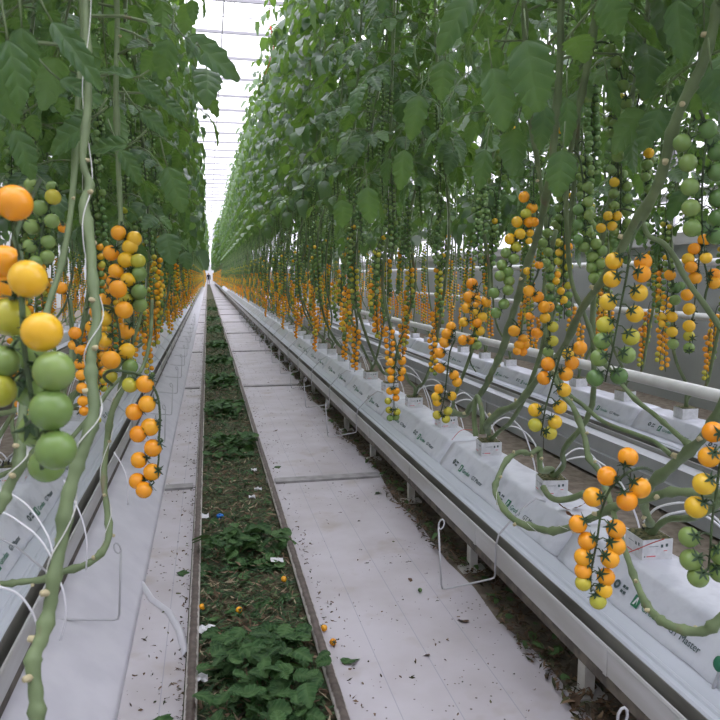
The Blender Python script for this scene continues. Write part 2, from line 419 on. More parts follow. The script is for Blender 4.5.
# foil air ducts
def duct(cx, s, y1, label, m):
    d = thing('air_duct', (cx, 0, 0), label, 'air duct')
    mb = MB()
    pr = [(s*.286,.177),(s*.32,.170),(s*.36,.154),(s*.41,.116),(s*.46,.080),(s*.500,.05),(s*.524,.025),(s*.538,.003),(s*.235,.003),(s*.235,.177)]
    mb.prism(pr if s < 0 else pr[::-1], -1.5, y1); o = mb.build('foil', m, d)
    return d
duct(ROWS['skirt'], 1, 112, 'smooth white foil air duct bulging below the gutter onto the floor', M_WHITE_FOIL)
M_SHADEF = plain('shade-painted duct foil', (.40,.42,.43), .5, c2=(.35,.37,.38), scale=5)  # white foil lying in shadow; its shade is put into this grey
d2 = thing('air_duct', (ROWS['back'], 0, 0), 'white duct wall painted shade grey under the shaded back gutter, in flat panels', 'air duct')
mb = MB(); mb.box((-.42, -1, .02), (.2, 45, .175)); mb.box((-.40, -1, .178), (-.30, 45, .27)); mb.build('duct_panel', M_SHADEF, d2, smooth=False)
for k in range(40):
    mb = MB(); mb.box((-.424, .3+k*1.1, .02), (-.419, .31+k*1.1, .175)); mb.build('panel_joint', M_SLOT, d2, smooth=False)

# pipes
mb = MB(); mb.tube([(2.5, -1+k*2, .70) for k in range(22)], .034, 16)
hp = thing('heating_pipe', (0,0,0), 'thick white heating pipe hung beside the back row of slabs', 'pipe'); mb.build('pipe', M_PIPE, hp)
for k in range(12):
    mb = MB(); mb.tube([(2.5, 2.1+k*2.4, .70), (2.5, 2.1+k*2.4, 3.2)], .002, 4); mb.build('hanger_wire', M_WIRE, hp)
for z, lab in ((1.43, 'upper white pipe along the grey side wall'), (.92, 'lower white pipe along the grey side wall')):
    hp = thing('wall_pipe', (XR-.2, 0, z), lab, 'pipe', 'white pipes on the side wall')
    mb = MB(); mb.tube([(0, -1+k*3, 0) for k in range(30)], .034, 12); mb.build('pipe', M_PIPE, hp)
    for k in range(24):
        mb = MB(); mb.tube([(0, 1.2+k*2.9, -.036), (.2, 1.2+k*2.9, -.036)], .012, 6); mb.build('bracket', M_LIP, hp)

# ------------------------------------------------------------------ slabs and cubes
def text_mesh(body, size, mat):
    cu = bpy.data.curves.new('letters', 'FONT'); cu.body = body; cu.size = size; cu.extrude = .0004; cu.resolution_u = 3
    ob = bpy.data.objects.new('letters', cu); COL.objects.link(ob)
    bpy.context.view_layer.update()
    me = bpy.data.meshes.new_from_object(ob.evaluated_get(bpy.context.evaluated_depsgraph_get()))
    bpy.data.objects.remove(ob); me.materials.clear(); me.materials.append(mat)
    return me
TXT_A = text_mesh('Grodan', .029, M_GPRINT)
TXT_B = text_mesh('GT Master', .0275, M_DPRINT)
mb = MB()                                                      # square sign with a peak, ring and two small blocks
mb.box((0,0,0),(.030,.036,.0006)); LOGO = mb.mesh('logo', [M_GPRINT], False)
mb = MB(); mb.add([(.006,.006,.001),(.013,.006,.001),(.016,.022,.001),(.024,.006,.001),(.018,.031,.001),(.012,.031,.001)], [(0,1,2,5),(2,3,4,5)]); LOGO2 = mb.mesh('logo peak', [M_CUBE], False)
mb = MB()
for k in range(14):
    a, b2 = 2*PI*k/14, 2*PI*(k+1)/14
    mb.add([(.014*math.cos(a), .014*math.sin(a), .0006), (.014*math.cos(b2), .014*math.sin(b2), .0006), (.006*math.cos(b2), .006*math.sin(b2), .0006), (.006*math.cos(a), .006*math.sin(a), .0006)], [(0,1,2,3)])
for x, y in ((.026,.002),(.040,.002),(.026,-.014),(.040,-.014)): mb.box((x, y, 0), (x+.010, y+.009, .0006))
SIGNS = mb.mesh('signs', [M_DPRINT], False)
def slab_mesh(L, seed):
    rng = random.Random(seed)
    half = [(-.158,.0),(-.155,.012),(-.150,.02),(-.120,.060),(-.094,.100),(-.088,.107),(-.083,.112),(-.076,.115),(-.06,.117),(0,.118)]
    prof = half + [(-u, z) for u, z in half[-2::-1]]
    mb = MB(); n = len(prof); ny = 20; V = []; Fc = []
    for j in range(ny+1):
        t = j/ny; e = min(t, 1-t)*ny
        k = .975 if e < .5 else 1.0
        for u, z in prof:
            q = rng.uniform(-.0022, .0022)
            V.append((u*k+q, t*L, max(0, z*(.965 if e < .5 else 1)+q)))
    for j in range(ny):
        for i in range(n-1): Fc.append((j*n+i, (j+1)*n+i, (j+1)*n+i+1, j*n+i+1))
    Fc.append(tuple(range(n))); Fc.append(tuple(ny*n+i for i in range(n-1, -1, -1)))
    mb.add(V, Fc)
    return mb.mesh('slab wrap', [M_SLAB])
SLABS = [slab_mesh(1.262, k) for k in range(4)]
FACE_UP = Vector((.062, 0, .088)).normalized()
def place_print(slab, me, name, y, s, v):                      # lettering on the sloping face of a slab; s = aisle side (-1 or +1), v = height up the face
    o = link(name, me, slab)
    X = Vector((0, s, 0)); Yv = Vector((-s*FACE_UP.x, 0, FACE_UP.z)); Z = X.cross(Yv)
    base = Vector((s*.155, 0, .012)) + Yv*v + Z*.0035
    o.matrix_local = Matrix(((X.x, Yv.x, Z.x, base.x), (X.y, Yv.y, Z.y, y), (X.z, Yv.z, Z.z, base.z), (0,0,0,1)))
    return o
SLABZ = .320
def slab_row(cx, s, starts, phrase, prints_to, group):
    for k, y in enumerate(starts):
        sl = link('growing_slab', SLABS[k % 4], None, (cx, y, SLABZ))
        tag(sl, ('white wrapped growing slab, %s from the camera in the %s' % (ordi(k+1), phrase)) if k < 12 else 'white wrapped growing slab far down the %s' % phrase, 'slab', group)
        if y < prints_to:
            y0 = (.935 if k == 1 else .76 + (k*.37) % .4) if s < 0 else .06
            for rep in range(2):
                yy = y0 - rep*.55 if s < 0 else y0 + rep*.55
                place_print(sl, SIGNS, 'printed_sign', yy, s, .046)
                place_print(sl, LOGO, 'printed_logo', yy+s*.09, s, .020)
                place_print(sl, LOGO2, 'logo_peak', yy+s*.09, s, .020)
                place_print(sl, TXT_A, 'printed_lettering', yy+s*.135, s, .026)
                place_print(sl, TXT_B, 'printed_lettering', yy+s*.255, s, .026)
SL1 = [2.165+1.28*k for k in range(-2, 34)]
SL0 = [-.35+1.28*k for k in range(36)]
SL2 = [.2+1.28*k for k in range(18)]
slab_row(ROWS['post'], -1, SL1, 'gutter on posts', 9, 'slabs in the gutter on posts')
slab_row(ROWS['skirt'], 1, SL0, 'foil skirted gutter', 6, 'slabs in the foil skirted gutter')
slab_row(ROWS['back'], -1, SL2, 'shaded back gutter', 7, 'slabs in the shaded back gutter')

mb = MB(); mb.box((-.05,-.05,0),(.05,.05,.066)); CUBE_WRAP = mb.mesh('cube wrap', [M_CUBE], False)
mb = MB(); rng = random.Random(5); V = []; Fc = []; n = 10
for j in range(n+1):
    for i in range(n+1):
        ed = min(i, j, n-i, n-j) == 0
        V.append((-.0485+.097*i/n, -.0485+.097*j/n, .0665 if ed else .068+rng.uniform(0, .005)))
for j in range(n):
    for i in range(n): Fc.append((j*(n+1)+i, j*(n+1)+i+1, (j+1)*(n+1)+i+1, (j+1)*(n+1)+i))
mb.add(V, Fc); CUBE_TOP = mb.mesh('rockwool', [M_WOOL], False)
mb = MB()
for x0, x1, z0, z1, m in ((-.036,-.006,.012,.016,1),(-.030,.002,.044,.0455,0),(.01,.018,.04,.05,0),(.026,.034,.042,.052,0),(.02,.032,.028,.031,1),(-.044,-.040,.012,.016,0)):
    mb.add([(x0,-.0506,z0),(x1,-.0506,z0),(x1,-.0506,z1),(x0,-.0506,z1)], [(0,1,2,3)], m)
    mb.add([(-.0506,-x0,z0),(-.0506,-x1,z0),(-.0506,-x1,z1),(-.0506,-x0,z1)], [(0,1,2,3)], m)
    mb.add([(.0506,x0,z0),(.0506,x1,z0),(.0506,x1,z1),(.0506,x0,z1)], [(0,1,2,3)], m)
CUBE_MARK = mb.mesh('cube marks', [M_DPRINT, M_RPRINT], False)
CUBEZ = SLABZ + .116
def cube_row(cx, yl, phrase, group, near):
    for k, y in enumerate(yl):
        c = thing('rockwool_cube', (cx, y, CUBEZ), ('white wrapped rockwool cube, %s from the camera in the %s' % (ordi(k+1), phrase)) if k < 14 else 'white wrapped rockwool cube far down the %s' % phrase, 'rockwool cube', group)
        c.rotation_euler.z = math.radians([4,-3,-10,-6,3,-5,7][k % 7])
        link('wrap', CUBE_WRAP, c); link('rockwool', CUBE_TOP, c)
        if y < near: link('printed_mark', CUBE_MARK, c)
CY1 = [v for k in range(-1, 34) for v in (2.165+.335+1.28*k, 2.165+.98+1.28*k)]
CY0 = [v for k in range(35) for v in (-.35+.3+1.28*k, -.35+.94+1.28*k)][1:]
CY2 = [v for k in range(17) for v in (.2+.3+1.28*k, .2+.94+1.28*k)]
cube_row(ROWS['post'], CY1, 'gutter on posts', 'rockwool cubes in the gutter on posts', 6)
cube_row(ROWS['skirt'], CY0, 'foil skirted gutter', 'rockwool cubes in the foil skirted gutter', 4)
slab_row(ROWS['dark_backing'], 1, [.3+1.28*k for k in range(11)], 'added darkening row behind the skirt', 0, 'slabs in the added darkening row')
cube_row(ROWS['dark_backing'], [.6+.64*k for k in range(21)], 'added darkening row behind the skirt', 'rockwool cubes in the added darkening row', 0)
cube_row(ROWS['back'], CY2, 'shaded back gutter', 'rockwool cubes in the shaded back gutter', 0)

# drip tubes: black peg in the cube, white tube arching over the back of the slab
rng = random.Random(11)
def drips(cx, s, yl, ymax, phrase):
    i = 0
    for k, y in enumerate(yl):
        if y > ymax: break
        for q in (0, 1):
            i += 1
            dx, dy = rng.uniform(.0,.035)*-s, rng.uniform(-.03,.03) + (q-.5)*.03
            t = thing('drip_tube', (cx+dx, y+dy, CUBEZ+.06), '%s white drip tube in the %s rockwool cube of the %s' % (('first', 'second')[q], ordi(k+1), phrase), 'drip tube', 'drip tubes')
            mb = MB(); mb.tube([(0,0,-.04),(0,0,.022)], [.003,.005], 6); mb.tube([(0,0,.02),(.004,0,.034)], .0035, 6); mb.build('peg', M_PEG, t)
            h = rng.uniform(.05,.10); e = rng.uniform(-.22,.12)
            pts = smooth_path([(0,0,.03),(-s*.03,e*.15,.03+h*.7),(-s*.10,e*.5,.03+h),(-s*.18,e*.8,h*.45),(-s*.235,e,-.10),(-s*.26,e*1.05,-.20)], 5)
            mb = MB(); mb.tube(pts, .0036, 6); mb.build('tube', M_TUBE, t)
drips(ROWS['post'], -1, CY1, 9, 'gutter on posts')
drips(ROWS['skirt'], 1, CY0, 6, 'foil skirted gutter')

# wire hooks that stand out over the aisle
def hook(cx, s, y, lab, grp):
    h = thing('wire_hook', (cx, y, 0), lab, 'wire hook', grp)
    a = s
    pts = [(a*.10,0,.455),(a*.14,0,.470),(a*.20,0,.43),(a*.285,0,.34),(a*.296,0,.30),(a*.296,0,.185),(a*.30,0,.172),(a*.315,0,.168),(a*.49,0,.148),(a*.503,0,.15),(a*.508,0,.165),(a*.522,0,.385)]
    mb = MB(); mb.tube(pts, .0038, 8)
    mb.build('rod', M_WIRE, h)
    mb = MB(); mb.tube([(a*.522,0,.385)]+[(a*(.522-.011+.011*math.cos(q*.7)),.004*math.sin(q*.7),.398+.017*math.sin(q*.7-.4)) for q in range(0,10)], .0032, 7); mb.build('eye', M_WIRE, h)
HK = [on_x(626,700,.82).y, on_x(442,590,.82).y, on_x(328,431,.82).y, on_x(306,402,.82).y]
dlt = HK[3]-HK[2]
for k, y in enumerate(HK + [HK[3]+1.1*(j+1) for j in range(12)]):
    hook(ROWS['post'], -1, y, 'galvanised wire hook %s from the camera clipped over the gutter on posts' % ordi(k+1), 'wire hooks on the gutter on posts')
HL = [on_x(122,605,-.31).y, on_x(166,434,-.31).y, on_x(173,409,-.31).y]
print('HOOKS', HK, HL)
for k, y in enumerate(HL + [HL[2]+1.1*(j+1) for j in range(10)]):
    hook(ROWS['skirt'], 1, y, 'galvanised wire hook %s from the camera over the white foil skirt' % ordi(k+1), 'wire hooks over the foil skirt')

# ------------------------------------------------------------------ leaves
def leaflet_template(hi):
    T = [0,.07,.17,.27,.37,.48,.58,.68,.78,.88,.95,1] if hi else [0,.20,.42,.72,1]
    W = [.02,.22,.345,.30,.385,.315,.345,.245,.235,.145,.09,.0] if hi else [.03,.36,.32,.27,.0]
    cols = (-1,-.5,0,.5,1) if hi else (-1,0,1)
    V, U, Fc = [], [], []
    for t, wd in zip(T, W):
        for c in cols:
            V.append((c*wd, t + ((.035 if T.index(t) in (2,4,6,8,10) else .0)*abs(c) if hi else 0), .16*abs(c)*wd*(1 if abs(c) < .9 else .8) + (.02*math.sin(t*19+c*3) if hi else 0)))
            U.append((c*wd, t))
    m = len(cols)
    for j in range(len(T)-1):
        for i in range(m-1): Fc.append((j*m+i, j*m+i+1, (j+1)*m+i+1, (j+1)*m+i))
    return np.array(V), U, Fc
LT_HI, LT_LO = leaflet_template(True), leaflet_template(False)
def leaflet(mb, p, d, up, L, rng, hi, mat=0, droop=None):
    V0, U, Fc = LT_HI if hi else LT_LO
    d = Vector(d).normalized(); u = Vector(up); u = (u - d*u.dot(d)); u = u.normalized() if u.length > 1e-4 else d.orthogonal().normalized()
    x = d.cross(u)
    V = V0.copy(); wsc = rng.uniform(.85, 1.15)
    k = rng.uniform(.15,.55) if droop is None else droop
    tw = rng.uniform(-.3,.3)
    V[:,2] += -k*V[:,1]**2 + tw*V[:,0]*V[:,1]
    V[:,0] *= wsc
    R = np.array([[x.x,d.x,u.x],[x.y,d.y,u.y],[x.z,d.z,u.z]])*L
    W = V @ R.T + np.array(p)
    mb.add([tuple(v) for v in W], Fc, mat, U)
AISLE = [None]                             # local X range the pruned rows keep free
def compound_leaf(mb, p, az, rng, L=.38, hi=True, rise=.25, drop=.75, mat=0, smat=1, size=1.0):
    h = Vector((math.cos(az), math.sin(az), 0)); side = Vector((-h.y, h.x, 0))
    bend = rng.uniform(-.25,.25)
    def at(s): return Vector(p) + h*(L*s*(1-.15*s)) + side*(bend*L*s*s) + Vector((0,0,L*(rise*s - drop*s*s)))
    pts = [at(i/5) for i in range(6)]
    if AISLE[0] and not (AISLE[0][0]+.02 < pts[-1].x < AISLE[0][1]-.02):
        pts = [q for q in pts if AISLE[0][0]+.03 < q.x < AISLE[0][1]-.03]
        if len(pts) < 2: return
    if hi and len(pts) < 6: mb.tube(pts, .003, 5, smat, cap=False)
    else: mb.tube(pts, [.0038,.0034,.003,.0026,.0022,.0016] if hi else .003, 5 if hi else 3, smat, cap=False)
    for s, sz, ang in ((.36,.70,75),(.55,.95,62),(.60,.30,80),(.76,1.0,55),(.90,.55,45),(1.0,1.25,0)):
        if not hi and sz < .6: continue
        for sg in ((1,-1) if ang else (1,)):
            q = at(s + (rng.uniform(-.02,.02))); t = (at(min(s+.05,1.05))-at(s-.05)).normalized()
            a = math.radians(ang*sg + rng.uniform(-14,14))
            sd = t.cross(Vector((0,0,1))); sd = sd.normalized() if sd.length > 1e-3 else side
            d = t*math.cos(a) + sd*math.sin(a) + Vector((0,0,rng.uniform(-.75,.05)))
            n = Vector((0,0,1)) + h*rng.uniform(.1,1.1) + side*rng.uniform(-.5,.5)
            l = .105*sz*size*rng.uniform(.68,1.28)*(L/.38)
            pk = d.normalized()*(.018 if ang else .004)
            if AISLE[0] and not (AISLE[0][0] < (q+pk+d.normalized()*l*.8).x + rng.uniform(-.09,.07) < AISLE[0][1]): continue
            if hi and ang: mb.tube([q, q+pk], .0014, 4, smat, cap=False)
            leaflet(mb, q+pk, d, n, l, rng, hi, mat)

# ------------------------------------------------------------------ fruit
def fruit_mesh(key, hi=True):
    mb = MB()
    mb.ball((0,0,0), 1.0, 20 if hi else 10, 14 if hi else 7, 0, None, .96)
    # calyx: narrow pointed sepals that curl up at the tips, and the knuckled stalk
    rng = random.Random(ord(key))
    n = 6 if hi else 5
    for k in range(n):
        a = 2*PI*k/n + rng.uniform(-.2,.2); L = rng.uniform(.78,1.08); c, s_ = math.cos(a), math.sin(a)
        prof = [(.05,.985,.10),(.25,1.0,.14),(.55,.97,.11),(L,.90+rng.uniform(.0,.30),.012)]
        V = []
        for r, z, wd in prof: V += [(c*r - s_*wd, s_*r + c*wd, z), (c*r, s_*r, z+.04), (c*r + s_*wd, s_*r - c*wd, z)]
        Fc = []
        for j in range(3):
            for i in range(2): Fc.append((j*3+i, j*3+i+1, (j+1)*3+i+1, (j+1)*3+i))
        mb.add(V, Fc, 1)
    mb.tube([(0,0,.95),(.03,.02,1.15),(.05,.04,1.32),(.03,.10,1.5)], [.09,.07,.10,.07], 6, 1)
    return mb.mesh(key+' tomato', [FR[key], M_CALYX])
TOM = {k: fruit_mesh(k) for k in FKEY}
def key_for(r):
    return 'o' if r > .55 else 'y' if r > .42 else 'l' if r > .27 else 'g' if r > .02 else 'd' if r > -.3 else 'p'
CNAME = {'o':'orange','y':'yellow','l':'lime','g':'green','d':'dark green','p':'pale green'}

def truss_layout(rng, ripe, n=14, r=.0158, sp=.0345):
    """rachis points, fruit list (centre, calyx axis, radius, key); hangs from the origin, stalk leaving along +X"""
    m = (n+1)//2; L = .055 + sp*m
    cx = .058
    sway = rng.uniform(-.02,.02); swx = rng.uniform(-.015,.02)
    def at(z): t = -z/L; return Vector((cx + swx*t, sway*t*t, z))
    pts = [Vector((0,0,0)), Vector((.022,0,.013)), Vector((.045,0,.006))] + [at(-L*k/7) for k in range(1,8)]
    fr = []
    for i in range(n):
        row = i//2; sg = 1 if i % 2 else -1
        z = -.045 - sp*row - (sp*.45 if sg > 0 else 0)
        q = at(z); rr = r*rng.uniform(.9,1.08)*(1 - .16*i/n)
        c = q + Vector((rng.uniform(-.004,.012), sg*rr*1.18, -.008 + rng.uniform(-.003,.003)))
        ax = (q + Vector((0,0,.016)) - c + Vector((rng.uniform(.0,.012),0,0))).normalized()
        k = key_for(ripe + .22 - .62*i/n + rng.uniform(-.15,.15))
        fr.append((c, ax, rr, k, q))
    return pts, fr
def rachis_mesh(mb, pts, fr, mat=0):
    mb.tube(smooth_path([tuple(p) for p in pts], 2), .0021, 5, mat)
    for c, ax, r, k, q in fr:
        mb.tube([q + Vector((0,0,.018)), (q + Vector((0,0,.018)) + c + ax*r*1.5)/2 + Vector((0,0,.002)), c + ax*r*1.35], .0012, 4, mat, cap=False)
def merged_fruit(mb, fr, seg, rings, calyx):
    for c, ax, r, k, q in fr:
        mb.ball(c, r, seg, rings, 2+FKEY.index(k), ax)
        if calyx:
            u = ax.orthogonal().normalized(); w_ = ax.cross(u)
            for j in range(5):
                a = 2*PI*j/5; d = u*math.cos(a)+w_*math.sin(a); e = u*-math.sin(a)+w_*math.cos(a)
                b = c + ax*r
                mb.add([tuple(b+e*r*.13), tuple(b+ax*r*.07), tuple(b-e*r*.13), tuple(b+d*r*.75+ax*r*.02)], [(0,1,3),(1,2,3)], 1)
rng = random.Random(77)
RIPE = [.95,.75,.55,.34,.12,-.10,-.32,-.5]
TRL = {}                                    # layouts and merged meshes by ripeness
TRM = {}; TRR = {}
for ri, rp in enumerate(RIPE):
    for v in range(3):
        lay = truss_layout(rng, rp, rng.choice((12,14,16)), .0158 if ri < 5 else (.0145,.012,.0095)[ri-5], .0345 if ri < 5 else (.033,.029,.024)[ri-5])
        TRL[ri, v] = lay
        mb = MB(); rachis_mesh(mb, *lay); TRR[ri, v] = mb.mesh('truss stalk', [M_RACHIS])
        mb = MB(); rachis_mesh(mb, *lay); merged_fruit(mb, lay[1], 9, 6, True); TRM[ri, v] = mb.mesh('truss', FRUIT_MATS)
def ripe_index(z, rng, shift=0):
    t = (z - shift - .95)/.15 + rng.uniform(-.7,.7)   # ripest low, pale and small near the leaves
    return max(0, min(7, int(t+.5)))
def add_tomatoes(tr, fr):
    for c, ax, r, k, q in fr:
        t = link('tomato', TOM[k], tr, c); t.scale = (r, r, r)
        t.rotation_mode = 'QUATERNION'
        t.rotation_quaternion = Vector((0,0,1)).rotation_difference(ax) @ Quaternion((0,0,1), (c.x*997+c.z*613) % 6.28)
def put_truss(root, loc, az, ri, rng, separate):
    v = rng.randrange(3)
    tr = link('truss', TRR[ri, v] if separate else TRM[ri, v], root, loc); tr.rotation_euler.z = az
    if separate: add_tomatoes(tr, TRL[ri, v][1])
    return tr

# ------------------------------------------------------------------ generic plants, base at the cube top (z = CUBE_H)
CUBE_H = CUBEZ + .068
def plant_recipe(seed, a, lean, low, high, fol_z):
    """a = aisle direction along X, lean = drift along Y; returns two stems and truss sites (heights above the floor)"""
    rng = random.Random(seed); stems, sites = [], []
    for h in range(2):
        o = low*rng.uniform(.72,1.05) if h == 0 else low*rng.uniform(-.25,.35)
        up = high*rng.uniform(.8,1.2) if h == 0 else high*rng.uniform(-.2,.5)
        ly = lean*rng.uniform(.7,1.25); j = lambda s: rng.uniform(-s, s)
        pts = [(0,0,-.01),(a*o*.08+j(.02),ly*.16,.07),(a*o*.35+j(.03),ly*.42+j(.04),.15+j(.03)),(a*o*.72+j(.04),ly*.72+j(.06),.38+j(.05)),
               (a*o+j(.03),ly*.92+j(.05),.75),(a*(o*.8+up*.2)+j(.04),ly+j(.05),1.15),(a*(o*.5+up*.5)+j(.04),ly+j(.05),1.6),(a*up+j(.03),ly+j(.05),2.3),(a*up*.9,ly,3.2),(a*up*.8,ly,4.45)]
        path = smooth_path(pts, 4); stems.append(path)
        z = .98 + rng.uniform(0,.1)
        while z < 2.5:
            p = min(path, key=lambda q: abs(q[2]+CUBE_H-z))
            az = (0 if a > 0 else PI) + rng.choice((-1,1))*rng.uniform(.1,1.6)
            sites.append((Vector((p[0],p[1],z-CUBE_H)), az, ripe_index(z, rng)))
            z += rng.uniform(.10,.155) if z < 1.3 else rng.uniform(.07,.115)
    return stems, sites
def stems_mesh(mb, stems, seg, mats=(0,1), top=None):
    for path in stems:
        pp = [p for p in path if top is None or p[2] < top]
        n = len(pp)
        rad = [.0095*(1 - .35*min(1, p[2]/4)) * (1.35 if i < 2 else 1) * (1.12 if i % 3 == 0 else 1) for i, p in enumerate(pp)]
        mb.tube(pp, rad, seg, mats[0])
def foliage_mesh(mb, stems, seed, z0, z1, step, hi, a, mats=(0,1), size=1.0, k0=0):
    rng = random.Random(seed)
    for path in stems:
        z = z0 + rng.uniform(0, step); az = rng.uniform(0, 6.28)
        while z < z1:
            p = min(path, key=lambda q: abs(q[2]+CUBE_H-z))
            low = z < z0+.35
            compound_leaf(mb, (p[0], p[1], z-CUBE_H), az, rng, rng.uniform(.34,.46), hi, rng.uniform(.0,.3), rng.uniform(.30,.6) if low else rng.uniform(.35,.85), mats[0], mats[1], size)
            az += 2.4 + rng.uniform(-.5,.5); z += step*rng.uniform(.7,1.3)
class Kind: pass
def make_kind(seed, a, lean, low, high, z0, step=.095):
    K = Kind(); K.a = a; AISLE[0] = (-.60, 9) if a < 0 else (-9, .80)
    K.stems, K.sites = plant_recipe(seed, a, lean, low, high, z0)
    mb = MB(); stems_mesh(mb, K.stems, 8); K.stem = mb.mesh('stem', [M_STEM])
    mb = MB(); foliage_mesh(mb, K.stems, seed, z0, 5.0, .072, True, a, size=.82); K.fol_hi = mb.mesh('foliage', [M_LEAF, M_STEM], True, True)
    mb = MB(); foliage_mesh(mb, K.stems, seed+9, z0+(.26 if a < 0 and low > .4 else .06), 5.0, step, False, a, size=1.15); K.fol_lo = mb.mesh('foliage', [M_LEAF_FAR, M_STEM], True)
    mb = MB(); stems_mesh(mb, K.stems, 5); foliage_mesh(mb, K.stems, seed+5, z0+(.40 if a < 0 and low > .4 else .15), 5.0, .13, False, a, (1,0), 1.25)
    M0 = [M_STEM, M_LEAF_FAR, M_RACHIS, M_CALYX] + [FR[k] for k in FKEY]
    for p, az, ri in K.sites:
        R = Matrix.Rotation(az, 3, 'Z')
        lay = TRL[ri, 0]
        mb.tube([p + R @ q for q in lay[0][::3]], .002, 3, 2, cap=False)
        for c, ax, r, k, q in lay[1]: mb.ball(p + R @ c, r, 6, 4, 4+FKEY.index(k))
    K.whole = mb.mesh('tomato plant', M0); AISLE[0] = None
    return K
KR = [make_kind(100+i, -1, -.62, .44, .24, 1.86) for i in range(4)]
KB = [make_kind(300+i, -1, -.3, .30, .2, 1.66, .058) for i in range(3)]
KL = [make_kind(200+i, 1, .45, .52, .44, 1.68) for i in range(4)]
def twine(root, K):
    for path in K.stems:
        mb = MB(); hi_ = [p for p in path if p[2] > .3][::4]
        mb.tube([(p[0]+.012*math.sin(i*2.1), p[1]+.012*math.cos(i*2.1), p[2]) for i, p in enumerate(hi_)], .0013, 4)
        mb.build('support_twine', M_TWINE, root)
NPL = {}
def plant(cx, y, K, near, label, group, rng, separate):
    r = thing('tomato_plant', (cx, y, CUBE_H), label, 'tomato plant', group)
    link('stem', K.stem, r); link('foliage', K.fol_hi if near else K.fol_lo, r)
    for p, az, ri in K.sites: put_truss(r, p, az, ri, rng, separate)
    if near: twine(r, K)
    return r
def whole_plant(cx, y, K, label, group):
    o = link('tomato_plant', K.whole, None, (cx, y, CUBE_H))
    return tag(o, label, 'tomato plant', group)

# ------------------------------------------------------------------ the plants in front, laid stem by stem
RGRP, LGRP = 'tomato plants rooted along the gutter on posts', 'tomato plants rooted along the foil skirted gutter'
def px(rows):                              # rows (x, y, depth, half width in px) -> world points with radius
    out = []
    for x, y, d, r in rows:
        p = P(x, y, d); out.append((p.x, p.y, p.z, r*d/FPX*(.74 if x > 300 else .78)))
    return out
def hero_stem(root, rows, base=None, top=None, rng=None, scars=True, K=None):
    """a thick stem through the given points, optionally from its cube and on up into the canopy"""
    pts = px(rows)
    if base is not None:
        pts = [(base[0], base[1], base[2]-.015, .013), (base[0], base[1], base[2]+.03, .012)] + pts
    off = -root.location
    if top is not None:
        e = Vector(pts[-1][:3]); kp = K.stems[0]; path = []
        for dz in (.45, 1.0, 1.8, 2.6, 3.3):
            if e.z+dz > 5.0: break
            path.append((e.x*(1-min(1, dz*.6)) + top*min(1, dz*.6), e.y+.05*math.sin(dz*3), e.z+dz, .0085-.0012*dz))
        pts = pts + path
    sp = smooth_path(pts, 6)
    mb = MB(); rr = []
    n = len(sp)
    for i, q in enumerate(sp): rr.append(max(.002, q[3]*(1.34 if i % 9 == 0 else 1.1 if i % 9 in (1,8) else .97 + .07*math.sin(i*1.7))))
    mb.tube([tuple(q[:3]) for q in sp], rr, 12)
    st = mb.build('stem', M_STEM, root, loc=off)
    if scars:
        for i in range(6, n-6, 9):
            if sp[i][2] > 1.9: break
            q = Vector(sp[i][:3]); t = (Vector(sp[i+1][:3])-q).normalized(); a = t.orthogonal().normalized(); a.rotate(Quaternion(t, rng.uniform(0, 6.28)))
            r = sp[i][3]; mb = MB()
            mb.tube([q+a*r*.6, q+a*r*1.4, q+a*r*1.75], [r*.62, r*.5, r*.46], 8); mb.build('leaf_scar', M_SCAR, st)
    if top is not None:
        up = [(q[0]+off.x, q[1]+off.y, q[2]+off.z) for q in sp]
        AISLE[0] = (-9, -.03 + off.x) if top < 0 else (.72 + off.x, 9)
        mb = MB(); foliage_mesh(mb, [up], rng.randrange(999), max(1.66 if top < 0 else 1.72, pts[len(rows)-1][2]+.1), 5.0, .06, True, 0, size=.58 if top < 0 else .72)
        mb.build('foliage', [M_LEAF, M_STEM], root, True, True); AISLE[0] = None
    return sp
def hero_truss(root, d, rpx, rach, fruits, seed=0, cam_tilt=.55, bias=(0,0,0)):
    rng = random.Random(seed); off = -root.location
    rp = [P(x, y, d + (.0 if len(q) == 0 else q[0])) for x, y, *q in rach]
    sp = [Vector(q[:3]) for q in smooth_path([tuple(p) for p in rp], 4)]
    mb = MB(); n = len(sp)
    mb.tube(sp, [.0032 - .0016*i/n for i in range(n)], 7)
    fr = []
    for row in fruits:
        x, y, k = row[:3]; r0 = row[3] if len(row) > 3 else rpx; dd = d + (row[4] if len(row) > 4 else rng.uniform(-.006, .006))
        c = P(x, y, dd); r = r0*dd/FPX
        q = min(sp, key=lambda s: (s - c - Vector((0,0,r*.6))).length)
        ax = ((q - c).normalized()*1.0 + (CAM - c).normalized()*cam_tilt + Vector((0,0,.35)) + Vector(bias) + Vector((rng.uniform(-.25,.25),)*3)).normalized()
        fr.append((c, ax, r, k, q))
        tip = c + ax*r*1.45
        if (q - tip).length < .12: mb.tube([q, (q+tip)/2 + Vector((0,0,.004)), tip], .0013, 5, cap=False)
    tr = mb.build('truss', M_RACHIS, root, loc=off)
    add_tomatoes(tr, fr)
    return tr
def small_stem(root, rows, name='side_shoot'):
    mb = MB(); sp = smooth_path(px(rows), 5); mb.tube([tuple(q[:3]) for q in sp], [max(.0015, q[3]) for q in sp], 8); return mb.build(name, M_STEM, root, loc=-root.location)
